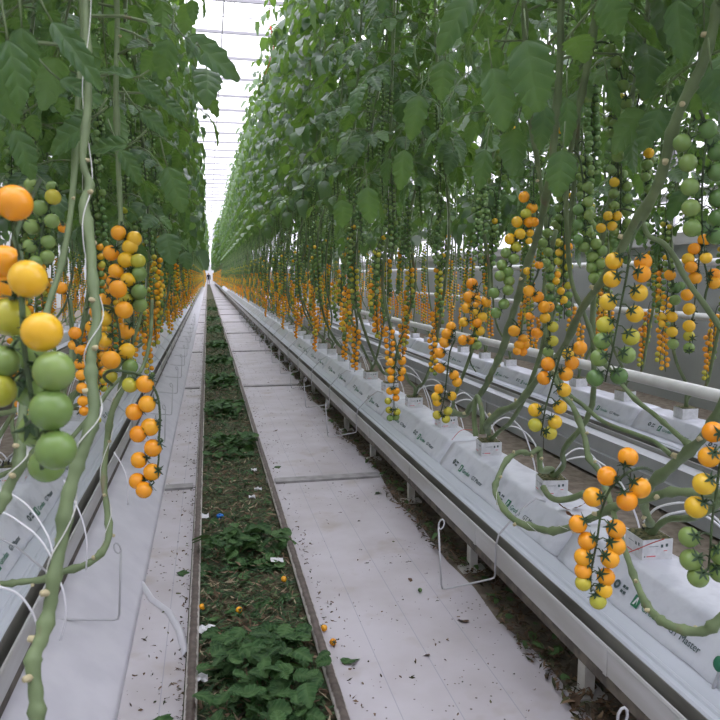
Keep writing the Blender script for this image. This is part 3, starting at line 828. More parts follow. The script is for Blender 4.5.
def second_head(root, K, rng, z_low=0, extra=0):
    mb = MB(); stems_mesh(mb, K.stems[1:], 8); mb.build('stem', M_STEM, root)
    AISLE[0] = (-.60, 9) if K.a < 0 else (-9, .80)
    mb = MB(); foliage_mesh(mb, K.stems[1:], rng.randrange(999), 1.82 if K.a > 0 else 1.9, 5.0, .07, True, K.a, size=.82); mb.build('foliage', [M_LEAF, M_STEM], root, True, True); AISLE[0] = None
    p1 = K.stems[1]
    for p, az, ri in K.sites:
        if p.z + CUBE_H > z_low and min((Vector(q[:3])-p).length for q in p1) < .03: put_truss(root, p, az, ri, rng, True)
    for i in range(extra):
        z = 1.62 + .52*i/max(1, extra-1); p = min(p1, key=lambda q: abs(q[2]+CUBE_H-z))
        put_truss(root, Vector((p[0],p[1],z-CUBE_H)), rng.uniform(0, 6.28), rng.choice((4,4,5,5,6)), rng, True)

rng = random.Random(21)
def rroot(k, label): return thing('tomato_plant', (ROWS['post'], CY1[k], CUBE_H), label, 'tomato plant', RGRP)
def lroot(k, label): return thing('tomato_plant', (ROWS['skirt'], CY0[k], CUBE_H), label, 'tomato plant', LGRP)
pF = rroot(0, 'tomato plant whose bare stem sags low across the lettered slab face')
pC = rroot(1, 'tomato plant in the nearest printed cube, thick stem rising beside an orange truss')
pD = rroot(2, 'tomato plant whose stem loops down around its cube and over the slab end')
pA = rroot(3, 'tomato plant with the long thick stem slanting up across the row of trusses')
pG = rroot(4, 'tomato plant behind the slanting stem, with yellow and pale green trusses high up')
def cb(k): return (ROWS['post'], CY1[k], CUBE_H)
# A: long slanting stem
hero_stem(pA, [(487,425,2.95,5),(500,412,2.8,4.6),(517,404,2.65,4.4),(537,380,2.45,4.2),(551,362,2.3,4.2),(564,347,2.15,4.4),(582,309,1.95,5),(611,269,1.75,6),(627,238,1.62,6.6),(657,187,1.45,7.4),(672,133,1.36,7.2),(683,103,1.32,7),(703,63,1.28,7.4),(718,7,1.24,7.2),(724,-30,1.22,7)], cb(3), .95, rng, True, KR[0])
small_stem(pA, [(476,436,3.1,4),(474,415,3.12,3.4),(477,396,3.1,3),(482,412,3.06,3.4),(482,434,3.06,4)], 'cut_stub')
small_stem(pA, [(641,215,1.6,3),(648,235,1.58,3.4),(663,243,1.56,3.6),(675,258,1.54,3.7),(682,272,1.53,4.2),(692,288,1.52,3.6),(704,304,1.5,4),(722,330,1.48,4.2),(745,365,1.46,4)])
# C: nearest printed cube
hero_stem(pC, [(650,522,1.98,5),(644,505,1.93,5.2),(650,486,1.86,6.4),(671,467,1.78,7),(689,451,1.7,7),(704,436,1.62,6.4),(722,404,1.52,6.2),(748,345,1.42,6.2),(765,250,1.35,6)], cb(1), .95, rng, True, KR[1])
hero_stem(pC, [(688,444,1.74,4.4),(671,429,1.82,3.4),(655,415,1.9,3.2),(635,399,1.98,3.2),(615,376,2.05,3),(597,352,2.1,3),(589,327,2.12,3),(582,309,2.12,3),(573,287,2.1,3),(569,260,2.08,3),(566,200,2.02,3.4),(572,140,1.9,4),(582,93,1.8,4.6),(587,67,1.76,5),(597,7,1.7,5),(601,-25,1.68,5)], None, 1.0, rng, False, KR[2])
# D: looping stem
hero_stem(pD, [(541,470,2.5,4),(539,450,2.5,4),(530,454,2.46,3.4),(520,452,2.42,3.4),(507,460,2.36,3.6),(498,478,2.28,3.6),(495,491,2.22,3.8),(504,509,2.12,4),(518,522,2.04,4.6),(540,529,1.95,4.8),(553,531,1.9,5),(571,527,1.83,5),(587,520,1.76,5),(611,509,1.68,6),(630,501,1.62,6.4),(649,498,1.57,6),(671,492,1.52,6),(700,493,1.46,6.4),(730,492,1.4,6.4),(785,465,1.33,6),(850,370,1.28,5.6),(900,200,1.26,5.4),(930,-20,1.25,5.4)], cb(2), .95, rng, True, KR[2])
small_stem(pD, [(543,487,2.46,4.4),(549,496,2.42,4),(558,500,2.38,4.2),(572,498,2.34,4.4),(584,493,2.3,4.2)], 'cut_stub')
small_stem(pD, [(671,455,1.95,3.6),(655,442,2.05,3.2),(638,435,2.12,3.2),(604,422,2.25,3),(583,405,2.34,3),(566,390,2.4,3),(548,350,2.42,3),(544,290,2.4,3),(556,230,2.3,3)], 'stem')
# F: sagging stem in front
hero_stem(pF, [(770,585,1.32,6.5),(745,600,1.30,7),(720,620,1.29,7.4),(704,631,1.3,6.8),(684,630,1.32,6.4),(667,624,1.34,6.2),(656,616,1.37,5.6),(646,604,1.4,5.2),(637,584,1.44,4.6),(629,562,1.5,4.2),(620,535,1.58,4),(612,508,1.68,3.8),(600,473,1.8,3.8),(589,458,1.86,4),(584,435,1.92,4),(573,407,1.98,3.6),(564,396,2.02,3.4),(553,372,2.1,3.2),(549,330,2.12,3.2),(552,280,2.1,3.2),(540,180,2.05,3.4),(527,90,1.95,3.8),(525,20,1.9,4),(525,-20,1.88,4)], cb(0), 1.0, rng, True, KR[3])
# G
hero_stem(pG, [(463,415,3.5,4),(471,407,3.35,4),(485,387,3.1,4),(492,372,3.0,4),(498,360,2.9,4.4),(504,345,2.8,5.2),(513,313,2.6,4.6),(518,298,2.5,4.4),(523,276,2.4,4.4),(536,240,2.2,4.8),(546,197,2.0,5),(553,150,1.9,5),(560,60,1.8,5),(562,-20,1.75,5)], cb(4), 1.05, rng, True, KR[0])
for k, (r, K) in enumerate(((pC, KR[2]), (pD, KR[3]), (pA, KR[0]), (pG, KR[1]))): second_head(r, K, rng, 1.45 if k < 3 else 1.2, 7)

hero_truss(pA, 1.72, 7.2, [(564,347),(560,356),(552,385),(545,410),(541,436)],
  [(548,364,'o'),(544,378,'o'),(566,374,'o'),(572,363,'o'),(564,390,'y'),(560,407,'y'),(535,410,'y'),(555,422,'y'),(535,425,'l'),(550,433,'l'),(580,348,'o',7.4,-.05),(568,354,'y',6,.05)], 1)
hero_truss(pA, 1.36, 8.8, [(641,222,.12),(634,236,.05),(630,249),(627,273),(621,304),(613,347),(605,382)],
  [(643,262,'o'),(642,274,'o'),(614,261,'y'),(612,279,'y'),(639,293,'y'),(608,302,'y'),(635,314,'y'),(605,325,'l'),(631,337,'l'),(602,341,'g'),(627,355,'g'),(599,358,'g'),(595,378,'d'),(619,376,'d')], 2, 1.3)
hero_truss(pC, 1.2, 10, [(652,471,.45),(645,468,.2),(636,469,.08),(627,473,.02),(615,483),(608,493),(601,513),(597,540),(591,573),(591,592)],
  [(628,457,'o'),(607,476,'o'),(593,497,'o'),(627,501,'o',10.4),(640,488,'o',10.6),(578,524,'o',9.2),(587,541,'o',9.2),(583,557,'o',9),(583,571,'o',8.6),(583,583,'l',8),(616,529,'o',9.8),(616,546,'o',9.6),(610,559,'o',9.4),(606,577,'o',9),(604,590,'y',8.4),(598,601,'l',8.4)], 3, .7)
hero_truss(pC, 1.16, 10.4, [(747,348,.27),(744,372,.16),(736,400,.06),(727,425),(719,470),(716,495),(713,513),(711,535),(710,553),(708,570)],
  [(713,432,'o',10.6),(709,457,'o',10.6),(704,484,'y',11.2),(696,507,'y',11.2),(689,537,'g'),(691,560,'g',11),(698,577,'g'),(721,555,'g'),(720,572,'g'),(734,450,'o'),(733,480,'y'),(731,520,'l')], 4, 1.3)
hero_truss(pA, 1.62, 6.2, [(704,304),(706,292),(708,284),(706,270),(700,255),(695,300),(689,350)],
  [(694,249,'o'),(704,240,'o'),(688,259,'y'),(691,267,'o'),(695,278,'o',6.6),(714,275,'o',6.8),(714,283,'o',6.4),(687,295,'o'),(689,309,'y'),(689,326,'y'),(689,336,'l',5.6),(689,348,'g',5.6)], 5, .2)
hero_truss(pA, 1.72, 5.6, [(664,244),(668,258),(672,280),(674,310),(675,350)],
  [(670,275,'o',5.8),(676,288,'d'),(675,300,'g',5.6),(672,317,'y',5.6),(672,332,'y',5.6),(673,344,'g',5.6),(663,317,'y',3.4),(662,324,'y',3.4),(681,286,'d',4.5)], 6, .3)
hero_truss(pC, 1.3, 9.2, [(700,110),(704,122),(706,140),(703,170),(702,200),(702,235)],
  [(708,130,'d'),(682,143,'g'),(717,152,'d'),(688,163,'g'),(717,172,'d'),(690,187,'g'),(718,198,'d'),(691,208,'g'),(718,218,'d'),(692,228,'g'),(716,236,'d'),(706,258,'y',6)], 7, .1)
hero_truss(pC, 1.8, 6.4, [(590,45),(603,42),(612,48),(620,70),(626,100),(624,130),(618,160)],
  [(610,50,'g'),(617,62,'g'),(623,86,'g'),(626,103,'g'),(628,120,'g'),(625,140,'g'),(618,156,'g'),(636,132,'d'),(637,116,'d'),(612,75,'d'),(613,93,'d'),(611,146,'d')], 8, .2)
hero_truss(pA, 1.85, 5.8, [(573,150),(580,160),(585,200),(586,230),(597,260),(600,283)],
  [(588,187,'g'),(588,202,'g'),(589,215,'g'),(588,232,'g'),(584,247,'g'),(596,244,'g'),(593,257,'g'),(592,268,'g'),(600,264,'g'),(594,278,'g'),(601,275,'g'),(602,251,'g'),(578,210,'d'),(578,225,'d'),(578,240,'d')], 9, .1)
hero_truss(pC, 1.95, 5, [(634,212),(624,209),(615,212),(608,222)], [(608,216,'y'),(617,216,'y'),(612,226,'y'),(601,228,'y')], 10, .1)
hero_truss(pG, 1.9, 5.7, [(538,215),(534,205),(528,215),(520,240),(512,262),(506,290),(499,320)],
  [(524,197,'o'),(532,208,'o'),(526,214,'l'),(534,222,'o',5),(529,222,'o'),(517,222,'y'),(520,234,'y'),(510,239,'y'),(516,247,'l'),(506,253,'g'),(514,259,'g'),(502,265,'g'),(508,272,'g'),(500,276,'g'),(509,281,'g'),(508,290,'g'),(494,293,'g'),(504,304,'g'),(496,313,'g'),(530,233,'y',4),(529,241,'y',3.6)], 11, .15)
hero_truss(pG, 1.9, 5.6, [(540,262),(537,275),(533,285),(538,300),(548,325),(551,345)],
  [(529,291,'o',6),(538,297,'o',6),(544,307,'o',6.2),(549,307,'o',5.6,.04),(545,318,'y'),(553,327,'l'),(538,333,'o',5.2),(553,341,'l'),(548,352,'g'),(527,271,'y',4),(539,265,'o',4.4),(529,316,'o',4)], 12, .3)
hero_truss(pF, 2.0, 5, [(552,215),(549,222),(549,250),(550,275),(551,300)],
  [(547,233,'g'),(543,243,'g'),(548,252,'g'),(546,263,'g'),(549,268,'g'),(550,277,'d'),(550,287,'g'),(550,298,'d'),(556,281,'y',4),(561,291,'y',4),(557,275,'o',4),(564,300,'y',4)], 13, .2)
hero_truss(pG, 2.1, 5, [(512,318),(518,326),(520,338),(520,352)], [(514,331,'o',6),(523,339,'o'),(519,345,'o'),(525,345,'o'),(517,351,'o',4.4),(523,352,'o',4.4),(536,333,'o',5.4,-.06)], 14, .2)
hero_truss(pD, 2.3, 4.6, [(488,300),(480,310),(473,335),(470,360),(476,372)],
  [(472,284,'o',6),(469,297,'o',6),(467,308,'o',5.5),(486,302,'o',5.4),(482,317,'y',5.4),(477,323,'o',5),(480,331,'y',5),(463,340,'o',5.4),(477,345,'g',5),(464,322,'y',5),(470,340,'o',5)], 15, .5)
hero_truss(pA, 2.4, 5.2, [(455,340),(450,352),(447,375),(444,400),(440,415)],
  [(440,368,'o',5.4),(454,375,'o',5.2),(457,382,'o',5.2),(439,389,'o',5.2),(436,397,'y',5),(437,402,'y',4.6),(452,396,'y',4.8),(437,415,'l',4.6),(448,411,'l',4.6),(446,419,'l',4.4),(447,334,'o',6),(445,342,'o',6),(440,353,'o',5.6),(451,327,'o',5.5)], 16, .6)
hero_truss(pG, 2.6, 4.6, [(405,330),(400,340),(396,355),(394,380),(394,410)],
  [(391,362,'o',4),(402,361,'o',4.4),(391,371,'o',4),(402,371,'o',4.4),(391,379,'o',4),(390,391,'o',4),(396,391,'o',4),(401,378,'o',3.6),(396,398,'o',3.6),(388,401,'l',3.6),(389,410,'l',3.6),(397,412,'l',3.8),(396,417,'g',3.6),(390,418,'g',3.4)], 17, .7)

# ---- the plants on the near side of the foil skirt
pS1 = lroot(0, 'tomato plant with the thick green stem hanging closest over the foil skirt')
pS3 = lroot(1, 'tomato plant bearing the big nearest truss that turns from orange to green')
pS2 = lroot(2, 'tomato plant with the orange truss hanging over the hooks of the foil skirt')
def cl(k): return (ROWS['skirt'], CY0[k], CUBE_H)
hero_stem(pS1, [(20,900,.66,11),(34,790,.68,10),(37,730,.70,9.5),(36,695,.71,9.5),(33,660,.72,9),(41,640,.73,9.4),(50,606,.745,8.8),(54,577,.75,8.4),(62,540,.765,8),(67,500,.775,9.4),(77,467,.79,7.8),(86,442,.80,8.2),(94,410,.82,7.6),(91,372,.84,7),(92,350,.85,6.6),(97,320,.87,6.4),(93,283,.89,6.2),(90,240,.91,6.4),(84,205,.93,6.8),(90,185,.95,5),(83,160,.97,4.6),(88,100,1.0,5),(87,50,1.03,5),(85,0,1.06,5),(84,-40,1.08,5)], cl(0), -.36, rng, True, KL[0])
hero_stem(pS2, [(-150,570,1.15,5),(-60,583,1.17,4.6),(0,584,1.18,4.2),(20,582,1.19,4.2),(45,579,1.2,4.2),(62,572,1.21,4.4),(85,565,1.23,4.4),(101,553,1.25,4.4),(109,535,1.27,4.4),(107,510,1.29,4),(104,480,1.31,3.6),(107,442,1.34,3.8),(112,412,1.36,4),(122,387,1.38,4),(127,350,1.42,3.6),(126,300,1.46,3.4),(122,240,1.5,3.4),(118,160,1.55,3.4),(116,80,1.6,3.4),(115,-20,1.66,3.4)], cl(2), -.38, rng, True, KL[1])
hero_stem(pS3, [(-60,560,.80,8),(-25,530,.81,7.6),(0,507,.82,7.2),(8,488,.83,7),(20,465,.84,6.8),(21,447,.85,6.2),(23,410,.87,5.6),(30,380,.89,5),(40,340,.92,4.6),(50,300,.96,4.2),(62,262,1.0,3.8),(72,200,1.06,3.8),(78,100,1.12,3.8),(80,-20,1.2,3.8)], cl(1), -.4, rng, True, KL[2])
for r, K in ((pS3, KL[0]), (pS2, KL[2])): second_head(r, K, rng, .95)
hero_truss(pS3, .58, 19, [(40,180,.5),(16,235,.25),(20,252,.06),(22,300),(24,345),(30,390),(38,435),(42,470)],
  [(14,203,'o',18),(5,262,'o',17,.05),(28,279,'y',19),(4,285,'o',18,.06),(10,317,'l',20,.02),(42,332,'y',20,-.02),(54,371,'g',20.5,-.02),(28,352,'g',18,.05),(2,362,'g',17),(51,410,'g',21,-.02),(-2,390,'l',18),(56,450,'g',20,-.02),(34,388,'g',20,.05),(37,430,'g',18,.06),(47,465,'g',18,.04)], 31, -.5)
hero_truss(pS1, 1.1, 7.4, [(84,193),(72,191),(62,193),(52,200),(45,220),(40,250),(40,272)],
  [(53,197,'l',8),(40,208,'g',8),(32,227,'g',8),(52,221,'g',7.6),(31,185,'g',7),(48,242,'g',7.4),(30,246,'g',7),(47,257,'g',7.4),(36,262,'g',6.8),(52,187,'g',6),(63,228,'o',5,.1)], 32, 0)
hero_truss(pS2, 1.42, 8, [(121,225),(126,231),(127,262),(131,295),(133,325),(131,352)],
  [(119,233,'o'),(134,239,'y'),(130,247,'y',8),(111,253,'o'),(126,260,'y',8.4),(138,261,'l',7.6),(116,271,'o',7.6),(139,274,'g',8),(128,280,'y',7.6),(118,289,'o',9,-.05),(139,292,'g',8),(127,298,'l',7.6),(124,310,'o',9,-.04),(140,305,'g',7.6),(126,331,'o',8.6),(113,281,'o',6.6,.06),(104,300,'o',7,.05)], 33, .1)
hero_truss(pS1, 1.38, 8.2, [(92,300,-.35),(98,305,-.1),(112,308),(118,325),(120,345),(114,372)],
  [(127,351,'y',8.4),(104,319,'y',7.6),(104,340,'y',8),(111,360,'o',9.6,-.04),(110,376,'l',7.4),(130,367,'g',8),(96,312,'o',6.6,.05),(92,327,'o',6.6,.06)], 34, .1)
hero_truss(pS2, 1.29, 9.2, [(112,385,.06),(104,377,.03),(110,371),(122,371),(142,376),(156,392),(160,415),(159,440),(158,465),(151,482)],
  [(130,385,'l',8),(145,384,'o'),(147,404,'o',8.8),(134,412,'o',8.6),(150,427,'o'),(138,434,'o',8.6),(153,448,'o',9),(139,460,'o',8.4),(152,472,'o',8.8),(137,481,'o',8.2),(144,490,'o',8.4)], 35, .15, RT*1.1)
hero_truss(pS3, 1.3, 6, [(74,338),(78,350),(81,380),(83,412)],
  [(75,333,'o',6.4),(80,350,'o',5.6),(80,364,'o',5.8),(81,375,'o',5.6),(82,388,'o',5.6),(83,401,'o',5.6),(84,411,'o',5),(73,345,'o',5),(61,288,'o',6.4)], 36, 0)
hero_truss(pS3, 1.25, 6.6, [(14,360),(22,365),(26,378),(24,395)], [(22,376,'o'),(20,392,'l'),(30,372,'l',5),(12,385,'l',5.6)], 37, .2)

# ------------------------------------------------------------------ the rest of the rows
def row(cx, yl, kinds, first, near_to, merged_to, y_end, phrase, group, seed):
    rng = random.Random(seed)
    for k, y in enumerate(yl):
        if k < first or y > y_end: continue
        K = kinds[(k*7+3) % len(kinds)] if k % 5 else kinds[(k+1) % len(kinds)]
        lab = ('tomato plant in the %s cube from the camera along the %s' % (ordi(k+1), phrase)) if k < 24 else 'tomato plant far along the %s, small with distance' % phrase
        if y < merged_to: plant(cx, y, K, y < 6, lab, group, rng, y < near_to)
        else: whole_plant(cx, y, K, lab, group)
row(ROWS['post'], CY1, KR, 5, 5.2, 13, 45, 'gutter on posts', RGRP, 1)
row(ROWS['skirt'], CY0, KL, 3, 3.6, 12, 45, 'foil skirted gutter', LGRP, 2)
row(ROWS['back'], CY2, KB, 2, 0, 6.5, 20, 'shaded back gutter', 'tomato plants along the shaded back gutter', 3)
for k in range(21):  # extra row added to keep the gaps behind the skirted plants dark
    whole_plant(ROWS['dark_backing'], .6+k*.64, KL[k % 4], 'tomato plant in the added darkening row behind the foil skirted gutter', 'tomato plants in the added darkening row behind the foil skirted gutter')
# far ends of both rows: too many and too small to count
def far_row(cx, a, low, high, lab):
    rng = random.Random(int(cx*10)+5); mb = MB()
    for i in range(108):
        y = 45.4+i*.62
        for h in range(2):
            x = cx + a*(low if h == 0 else low*.1)
            mb.tube([(x, y+h*.3, .55), (x+.05, y+h*.3, 1.4), (cx+a*high*.8, y+h*.3, 4.6)], .012, 3, 0, False)
            for j in range(20): mb.ball((x+rng.uniform(-.12,.12), y+rng.uniform(-.3,.3), rng.uniform(.62,1.7)), .028, 4, 3, 2 if rng.random() < .7 else 3)
            for j in range(34):
                p = (cx+a*(high+rng.uniform(-.42,.40)), y+rng.uniform(-.3,.3), rng.uniform(2.3,5))
                leaflet(mb, p, (rng.uniform(-1,1), rng.uniform(-1,1), -.4), (rng.uniform(-.3,.3), rng.uniform(-.3,.3), 1), .3, rng, False, 1)
    tag(mb.build('distant_tomato_crop', [M_STEM, M_LEAF_FAR, FR['o'], FR['g']]), lab, 'tomato crop', None, 'stuff')
far_row(ROWS['post'], -1, .44, .24, 'distant end of the tomato row on the posted gutter')
far_row(ROWS['skirt'], 1, .52, .44, 'distant end of the tomato row on the foil skirted gutter')

# single large leaves close to the camera
def big_leaf(root, x0, y0, x1, y1, d, wpx, seed, dd=0.0):
    rng = random.Random(seed); a, b2 = P(x0, y0, d), P(x1, y1, d+dd); v = b2-a; L = v.length
    n = (CAM-a).normalized()*1.0 + Vector((0,0,.55)) + Vector((rng.uniform(-.3,.3), rng.uniform(-.3,.3), 0))
    dn = v.normalized(); u = n - dn*n.dot(dn); u.normalize(); xx = dn.cross(u)
    V0, U, Fc = LT_HI; sc = wpx*d/FPX/(.82*L)
    mb = MB(); V = []
    for q in V0: V.append(tuple(a + xx*(q[0]*L*sc) + dn*(q[1]*L) + u*(L*(q[2] - .28*q[1]**2 + .12*q[1]))))
    mb.add(V, Fc, 0, U); mb.tube([a - dn*.035 + Vector((0,0,.02)), a - dn*.015 + Vector((0,0,.006)), a], .0016, 5, 1)
    mb.build('leaf', [M_LEAF, M_STEM], root, True, True, -root.location)
for i, (r, q) in enumerate(((pS1,(90,123,45,152,1.05,34)),(pS1,(128,145,80,148,1.1,24)),(pS1,(133,78,92,65,1.15,22)),(pS1,(137,82,168,104,1.2,20)),(pS2,(167,167,184,213,1.35,30)),(pS1,(92,117,61,111,1.05,14)),
    (pS3,(8,40,24,110,.85,36)),(pS3,(22,28,28,88,.9,34)),(pS3,(52,22,103,87,.95,30)),(pS1,(60,80,108,102,1.05,22)),(pS2,(185,38,241,77,1.3,34)),(pS1,(120,150,142,185,1.2,20)),(pS2,(170,40,160,80,1.3,30)),(pS2,(196,70,206,110,1.5,18)),(pS3,(0,70,15,125,.9,34)),(pS3,(14,130,35,180,1.0,30)),(pS1,(140,112,170,135,1.25,20)),(pS2,(160,100,188,120,1.3,18)),
    (pC,(527,40,538,112,1.3,54)),(pC,(492,68,506,130,1.35,40)),(pA,(563,150,558,198,1.4,36)),(pC,(677,0,684,64,1.2,34)),(pA,(567,98,568,148,1.5,22)),(pC,(605,-8,622,34,1.3,46)),(pA,(472,-5,437,52,1.6,34)),(pG,(367,187,371,224,2.2,26)),(pG,(341,200,344,228,2.4,24)),
    (pA,(608,80,620,118,1.6,16)),(pG,(445,60,440,100,1.9,30)),(pG,(405,150,400,190,2.1,24)),(pC,(660,110,640,150,1.5,30)),(pC,(712,70,722,112,1.2,36)),(pA,(486,150,478,190,1.7,24)),(pA,(545,105,540,150,1.55,26)),(pG,(420,95,410,140,2,28)))):
    big_leaf(r, *q, seed=i, dd=.03)
# white drip tubes that arc between the stems over the skirted gutter
for rows, lab in (([(-30,507,1.0),(3,513,.98),(18,521,.97),(37,536,.96),(50,555,.96),(58,576,.95),(64,594,.95),(66,616,.96),(60,640,.98)], 'white drip tube arching behind the closest thick stem'),
    ([(-25,580,.8),(0,587,.8),(18,594,.81),(31,610,.82),(37,625,.83),(40,645,.85)], 'white drip tube arching in front of the foil skirt at the lowest stem'),
    ([(-10,488,1.1),(9,493,1.1),(28,506,1.08),(43,527,1.06),(51,545,1.05),(56,575,1.05)], 'upper white drip tube arching behind the green tomatoes'),
    ([(64,480,1.2),(74,500,1.2),(83,522,1.2),(87,545,1.2),(86,570,1.22)], 'white drip tube hanging between the two nearest stems'),
    ([(114,452,1.5),(122,465,1.5),(127,480,1.5),(128,505,1.52)], 'thin white drip tube past the stem of the hooked truss')):
    mb = MB(); mb.tube(smooth_path([tuple(P(*q)) for q in rows], 5), .0014, 6)
    tag(mb.build('drip_tube', M_TUBE), lab, 'drip tube', 'drip tubes')
def wrap_twine(root, rows, turns):          # white twine wound loosely round a stem
    sp = smooth_path(px(rows), 8); mb = MB(); n = len(sp); pts = []
    for i, q in enumerate(sp):
        a = turns*2*PI*i/n; r = q[3]*1.12+.001
        t = (Vector(sp[min(i+1,n-1)][:3])-Vector(sp[max(i-1,0)][:3])).normalized(); u = t.orthogonal().normalized(); w_ = t.cross(u)
        pts.append(Vector(q[:3]) + (u*math.cos(a)+w_*math.sin(a))*r)
    mb.tube(pts, .0008, 5); mb.build('support_twine', M_TWINE, root, loc=-root.location)
for r, rows in ((pS2, [(70,440,1.9,3),(95,410,2.2,3),(118,380,2.6,2.8),(140,372,2.9,2.6),(150,340,3.1,2.4),(152,300,3.2,2.4)]),
    (pS3, [(-20,415,1.1,4),(10,412,1.2,3.6),(40,400,1.4,3.4),(66,380,1.6,3.2),(72,340,1.7,3),(70,300,1.75,3)])):
    small_stem(r, rows, 'stem')
wrap_twine(pS1, [(45,620,.74,9),(54,577,.75,8.4),(62,540,.765,8),(67,500,.775,9.4),(77,467,.79,7.8),(86,442,.80,8.2),(94,410,.82,7.6),(91,372,.84,7),(92,350,.85,6.6),(97,320,.87,6.4),(93,283,.89,6.2),(90,240,.91,6.4),(84,205,.93,6.8),(88,160,.97,5),(88,100,1.0,5),(87,50,1.03,5),(85,-20,1.06,5)], 5)
wrap_twine(pS2, [(101,553,1.25,4.4),(109,535,1.27,4.4),(107,510,1.29,4),(104,480,1.31,3.6),(107,442,1.34,3.8),(112,412,1.36,4),(122,387,1.38,4),(127,350,1.42,3.6),(126,300,1.46,3.4),(122,240,1.5,3.4)], 4)
wrap_twine(pS3, [(0,507,.82,7.2),(8,488,.83,7),(20,465,.84,6.8),(21,447,.85,6.2),(23,410,.87,5.6),(30,380,.89,5),(40,340,.92,4.6)], 2)
wrap_twine(pD, [(498,478,2.28,3.6),(495,491,2.22,3.8),(504,509,2.12,4),(518,522,2.04,4.6),(540,529,1.95,4.8),(553,531,1.9,5),(571,527,1.83,5)], 3)

# ------------------------------------------------------------------ leaf litter and things on the floor
rng = random.Random(8)
def bit(mb, x, y, z, L, wd, rng, mat=0, tilt=.5):
    a = rng.uniform(0, 6.28); c, s_ = math.cos(a), math.sin(a); e = rng.uniform(-tilt, tilt)
    k = rng.uniform(-.25,.35)*L
    V = []
    for t, wv in ((-.5,.25),(0,1),(.5,.2)):
        for sg in (-1,1):
            u, v = t*L, sg*wv*wd/2
            V.append((x+c*u-s_*v, y+s_*u+c*v, z + e*u + k*(1-4*t*t)*.5 + sg*rng.uniform(-.003,.003)))
    mb.add(V, [(0,1,3,2),(2,3,5,4)], mat)
CLUMPS = [(1.7,2.42,1.0),(2.95,3.4,.55),(4.9,5.5,.5),(6.3,7.0,.6),(8,9,.8),(10.2,11,.7),(12.5,13.5,.7),(16,17.5,.7),(20,22,.7),(26,28,.7)]
mb = MB()
for i in range(20000):
    u = rng.random(); y = 1.2 + 38*u**2.6
    if rng.random() < .02: y = rng.uniform(1.2, 3)
    x = rng.uniform(-.062, .325)
    far = 1 + y/14
    bit(mb, x, y, .014+rng.uniform(0,.035), rng.uniform(.014,.05)*far, rng.uniform(.003,.010)*far, rng)
tag(mb.build('leaf_litter', M_BITS, smooth=False), 'shredded leaf litter lying between the two pipe rails', 'leaf litter', None, 'stuff')
mb = MB()
for a, b2, dens in CLUMPS:
    n = int(230*dens)
    for i in range(n):
        y = rng.uniform(a, b2); x = rng.triangular(-.05, .325, .16) if rng.random() < .6 else rng.uniform(-.05, .33)
        edge = min(y-a, b2-y)/(b2-a)
        z = .03 + rng.uniform(0,.09)*min(1, edge*4)
        az = rng.uniform(0, 6.28); up = (rng.uniform(-.6,.6), rng.uniform(-.6,.6), 1)
        leaflet(mb, (x-.04*math.cos(az), y-.04*math.sin(az), z), (math.cos(az), math.sin(az), rng.uniform(-.25,.35)), up, rng.uniform(.04,.085)*(1+y/30), rng, y < 7)
for i in range(320):                      # darker scattered leaves in between
    y = 1.3+22*rng.random()**1.8; x = rng.uniform(-.05,.32); az = rng.uniform(0, 6.28)
    leaflet(mb, (x, y, .03+rng.uniform(0,.02)), (math.cos(az), math.sin(az), rng.uniform(-.1,.2)), (rng.uniform(-.5,.5), rng.uniform(-.5,.5), 1), rng.uniform(.035,.07), rng, False)
tag(mb.build('pruned_leaves', M_CUT, uv=True), 'heaps of freshly pruned green leaves between the pipe rails', 'pruned leaves', None, 'stuff')
mb = MB()
for i in range(5200):
    y = 1.3+24*rng.random()**1.9
    e = 1.05 + .03*math.sin(y*3.1)+.02*math.sin(y*7.7)
    x = e + abs(rng.gauss(0,.09)) - .02
    bit(mb, x, y, .012+rng.uniform(0,.03), rng.uniform(.012,.045), rng.uniform(.004,.014), rng)
for i in range(300):
    y = 1.3+20*rng.random()**1.7; x = 1.05+abs(rng.gauss(0,.06)); az = rng.uniform(0, 6.28)
    leaflet(mb, (x, y, .02+rng.uniform(0,.03)), (math.cos(az), math.sin(az), rng.uniform(-.1,.2)), (rng.uniform(-.6,.6), rng.uniform(-.6,.6), 1), rng.uniform(.025,.055), rng, False, 1 if y > 1.9 else 0)
tag(mb.build('dry_leaf_debris', [M_DRY, M_CUT], smooth=False), 'brown and green leaf debris under the lip of the posted gutter', 'leaf debris', None, 'stuff')
mb = MB()
for i in range(1700):                      # crumbs on the sheets and against the rails
    y = 1.3+20*rng.random()**1.8
    x = rng.choice((-.118+rng.gauss(0,.012), .392+abs(rng.gauss(0,.03)), rng.uniform(.4,.98), rng.uniform(-.27,-.12)))
    bit(mb, x, y, .009, rng.uniform(.005,.022), rng.uniform(.003,.009), rng, 0, .2)
tag(mb.build('leaf_crumbs', M_DRY, smooth=False), 'dark leaf crumbs scattered over the white floor sheets', 'leaf crumbs', None, 'stuff')
def fallen(x, y, lab, L=.07, mat=M_CUT):
    p = on_z(x, y, .012); mb = MB(); az = rng.uniform(0, 6.28)
    leaflet(mb, (0,0,0), (math.cos(az), math.sin(az), .1), (rng.uniform(-.3,.3), rng.uniform(-.3,.3), 1), L, rng, True, droop=.5)
    tag(mb.build('fallen_leaf', mat, uv=True, loc=p), lab, 'leaf', 'single leaves on the white floor sheets')
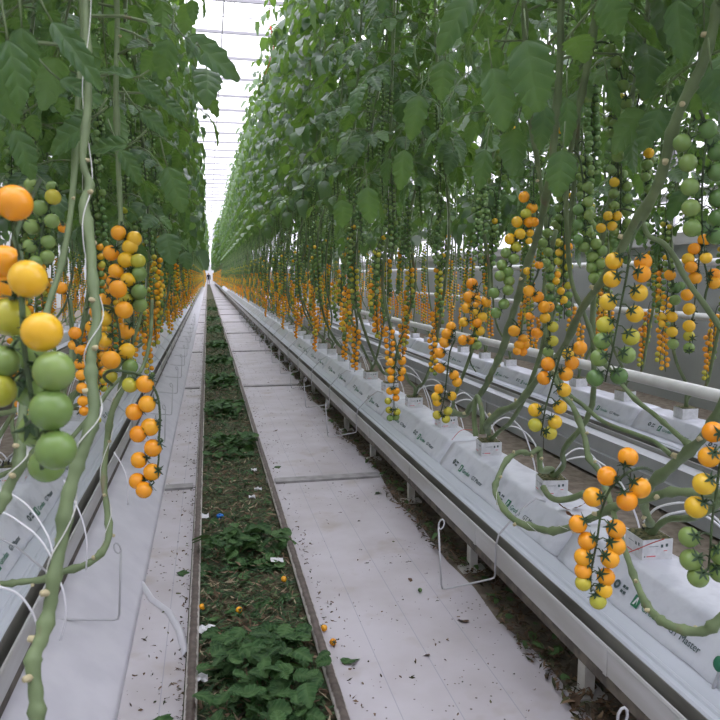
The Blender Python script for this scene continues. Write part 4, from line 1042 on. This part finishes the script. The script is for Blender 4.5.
for x, y, lab, L, m in ((279,466,'small green leaf on the wide floor sheet just before the first cross bar',.06,M_CUT),(276,431,'dark leaf on the wide floor sheet beyond the first cross bar',.06,M_DRY),
    (467,622,'curled brown leaf on the wide floor sheet between two posts',.05,M_DRY),(381,492,'curled green leaf beside the first grey cross bar',.07,M_CUT),(430,655,'reddish scrap of leaf on the wide floor sheet',.025,M_DRY),
    (345,664,'pale green leaf lying over the pipe rail',.09,M_CUT),(178,572,'dark green leaf curled against the pipe rail on the narrow sheet',.07,M_CUT),(160,716,'green leaf at the foot of the pipe rail on the narrow sheet',.09,M_CUT),(409,578,'dark curled leaf near the nearest full wire hook',.03,M_DRY)):
    fallen(x, y, lab, L, m)
for x, y, k, lab in ((202,607,'o','fallen orange tomato beside the pipe rail of the narrow sheet'),(239,610,'o','fallen orange tomato in the middle of the leaf litter'),(284,579,'o','fallen orange tomato in the litter near a white scrap'),(324,628,'o','fallen orange tomato just outside the pipe rail of the wide sheet'),(333,642,'o','fallen orange tomato with green calyx on the edge of the wide sheet'),(420,590,'d','tiny green fallen tomato on the wide floor sheet')):
    p = on_z(x, y, .05 if x < 300 else .018); r = .0125 if k == 'o' else .009
    t = link('fallen_tomato', TOM[k], None, p); t.scale = (r,r,r); t.rotation_euler = (1.1, .4, x); tag(t, lab, 'tomato', 'fallen tomatoes')
p = on_z(220, 516, .045); mb = MB(); mb.tube([(0,0,-.008),(0,0,.004),(0,0,.008)], [.019,.019,.016], 16); mb.tube([(0,0,.008),(0,0,.012)], [.008,.007], 10)
tag(mb.build('bottle_cap', plain('blue plastic', (.02,.16,.55), .35), loc=p), 'blue plastic cap lying in the leaf litter', 'cap')
M_SCRAP = plain('white plastic scrap', (.68,.68,.70), .4)
for i, (x, y, s_, lab) in enumerate(((203,517,.05,'white plastic scrap by the pipe rail, beside the blue cap'),(258,490,.035,'white plastic scrap near the brown patch of litter'),(254,471,.03,'small white scrap high in the litter'),(207,630,.05,'crumpled white scrap against the pipe rail beyond the leaf heap'),(277,562,.045,'bright crumpled scrap in the litter near the far rail'),(200,680,.04,'white scrap half under the nearest leaf heap'),(252,498,.03,'white flake beside the brown patch of litter'))):
    p = on_z(x, y, .042); mb = MB(); n = 5; V = []; Fc = []
    for j in range(n+1):
        for k in range(n+1): V.append(((j/n-.5)*s_*1.2, (k/n-.5)*s_, rng.uniform(0,.016)))
    for j in range(n):
        for k in range(n): Fc.append((j*(n+1)+k, (j+1)*(n+1)+k, (j+1)*(n+1)+k+1, j*(n+1)+k+1))
    mb.add(V, Fc); tag(mb.build('plastic_scrap', M_SCRAP, smooth=False, loc=p), lab, 'scrap', 'white plastic scraps in the litter')
# torn fold of floor sheet beside the rail
a = [on_z(x, y, .012) for x, y in ((141,583),(152,600),(168,612),(178,630),(184,655))]
mb = MB(); V = []; Fc = []
for i, q in enumerate(a):
    for dx, z in ((-.012,.008),(0,.022),(.010,.020),(.016,.008)): V.append((q.x+dx+.006*i/4, q.y, z))
for i in range(4):
    for j in range(3): Fc.append((i*4+j, (i+1)*4+j, (i+1)*4+j+1, i*4+j+1))
mb.add(V, Fc); tag(mb.build('sheet_fold', M_WHITE_FOIL), 'loose white fold of plastic across the narrow floor sheet', 'plastic fold')
# brown dried leaves on top of the slab by the looping stem
for k, (x, y, d) in enumerate(((548,519,2.25),(563,511,2.27),(553,510,2.3))):
    p = on_z(x, y, SLABZ+.122); p.x = max(p.x, 1.265 + k*.02); mb = MB(); az = rng.uniform(0,6)
    leaflet(mb, (0,0,0), (math.cos(az), math.sin(az), .2), (.3,.2,1), .05, rng, True, droop=-.4)
    tag(mb.build('dried_leaf', plain('dried leaf', (.22,.10,.05), .8), loc=p), ('broken brown dried leaf nearest the slab end', 'brown dried leaf beside the cube with the looping stem', 'small brown dried leaf between the other two')[k], 'dried leaf', 'brown dried leaves on the slab end')
# red threads: tags tied on cubes and a red strap in the roof
for rows, lab in (([(445,450),(455,436),(462,430),(472,430)], 'red thread tied to the stub in the cube before the looping stem'),([(624,554),(640,548),(652,543),(664,539)], 'red thread lying over the nearest printed cube')):
    mb = MB(); pts = [on_x(x, y, 1.25) for x, y in rows]; mb.tube(smooth_path([tuple(q) for q in pts], 4), .0016, 5)
    tag(mb.build('red_thread', M_RED), lab, 'thread')
mb = MB(); q0, q1 = P(270,26,9), P(275,42,9); mb.tube([q0, q1], .012, 6); mb.tube([q1, P(269,64,9), P(262,84,9)], .004, 5); mb.tube([q0, Vector((q0.x,q0.y,ZR+.02))], .003, 5)
tag(mb.build('red_strap', M_RED), 'red strap hanging from the roof at the edge of the canopy', 'strap')
# green leaf-shaped plant marker on a bent wire at the frame edge
mk = thing('plant_marker', on_x(722,690,1.16), 'green leaf shaped marker on a bent grey wire by the slab', 'marker')
o = mk.location
mb = MB(); mb.tube([Vector(q)-o for q in smooth_path([tuple(on_x(x,y,1.16)) for x, y in ((724,655),(718,675),(713,690),(711,720),(711,760))], 4)], .004, 8); mb.build('wire', M_WIRE, mk)
mb = MB(); mb.ball(on_x(719,664,1.16)-o, .013, 10, 8, 0, (0,0,1), 1.5); mb.build('leaf_head', M_GPRINT, mk)

# ------------------------------------------------------------------ person far down the aisle
def person(x, y):
    V = [(0,0,.92),(0,0,1.12),(0,0,1.35),(0,0,1.47),(0,.01,1.56),(0,.01,1.68),(.09,0,.86),(.10,.0,.48),(.10,-.03,.09),(.10,.10,.05),(-.09,0,.86),(-.11,.04,.48),(-.11,.08,.09),(-.11,.2,.05),
         (.19,0,1.38),(.24,.0,1.12),(.22,.08,.90),(.22,.10,.80),(-.19,0,1.38),(-.24,0,1.12),(-.22,.10,.90),(-.22,.13,.80)]
    R = [.15,.13,.16,.06,.085,.08,.085,.06,.045,.03,.085,.06,.045,.03,.06,.045,.036,.028,.06,.045,.036,.028]
    E = [(0,1),(1,2),(2,3),(3,4),(4,5),(0,6),(6,7),(7,8),(8,9),(0,10),(10,11),(11,12),(12,13),(2,14),(14,15),(15,16),(16,17),(2,18),(18,19),(19,20),(20,21)]
    me = bpy.data.meshes.new('body'); me.from_pydata(V, E, []); o = link('person', me)
    md = o.modifiers.new('skin', 'SKIN')
    for i, r in enumerate(R): me.skin_vertices[0].data[i].radius = (r, r*.8)
    me.skin_vertices[0].data[0].use_root = True
    o.modifiers.new('sub', 'SUBSURF').levels = 1; o.modifiers['sub'].render_levels = 1
    bpy.context.view_layer.update()
    m2 = bpy.data.meshes.new_from_object(o.evaluated_get(bpy.context.evaluated_depsgraph_get()))
    o.modifiers.clear(); o.data = m2
    m2.materials.clear()
    for m in (plain('skin tone', (.45,.26,.18), .6), plain('dark jacket', (.012,.012,.016), .8), plain('pale trousers', (.34,.27,.29), .8), plain('dark hair', (.015,.011,.009), .7)): m2.materials.append(m)
    for p in m2.polygons:
        c = p.center
        p.material_index = 3 if c.z > 1.66 or (c.z > 1.55 and c.y > .04) else 0 if c.z > 1.45 or (c.z < .88 and abs(c.x) > .17) else 1 if c.z > .84 else 1 if c.z < .12 else 2
        p.use_smooth = True
    o.location = (x, y, .012); o.scale = (1,1,1)
    return tag(o, 'person in dark jacket and pale trousers standing far down the aisle', 'person')
person(.13, 92)
print('OBJECTS TOTAL', len(bpy.data.objects))
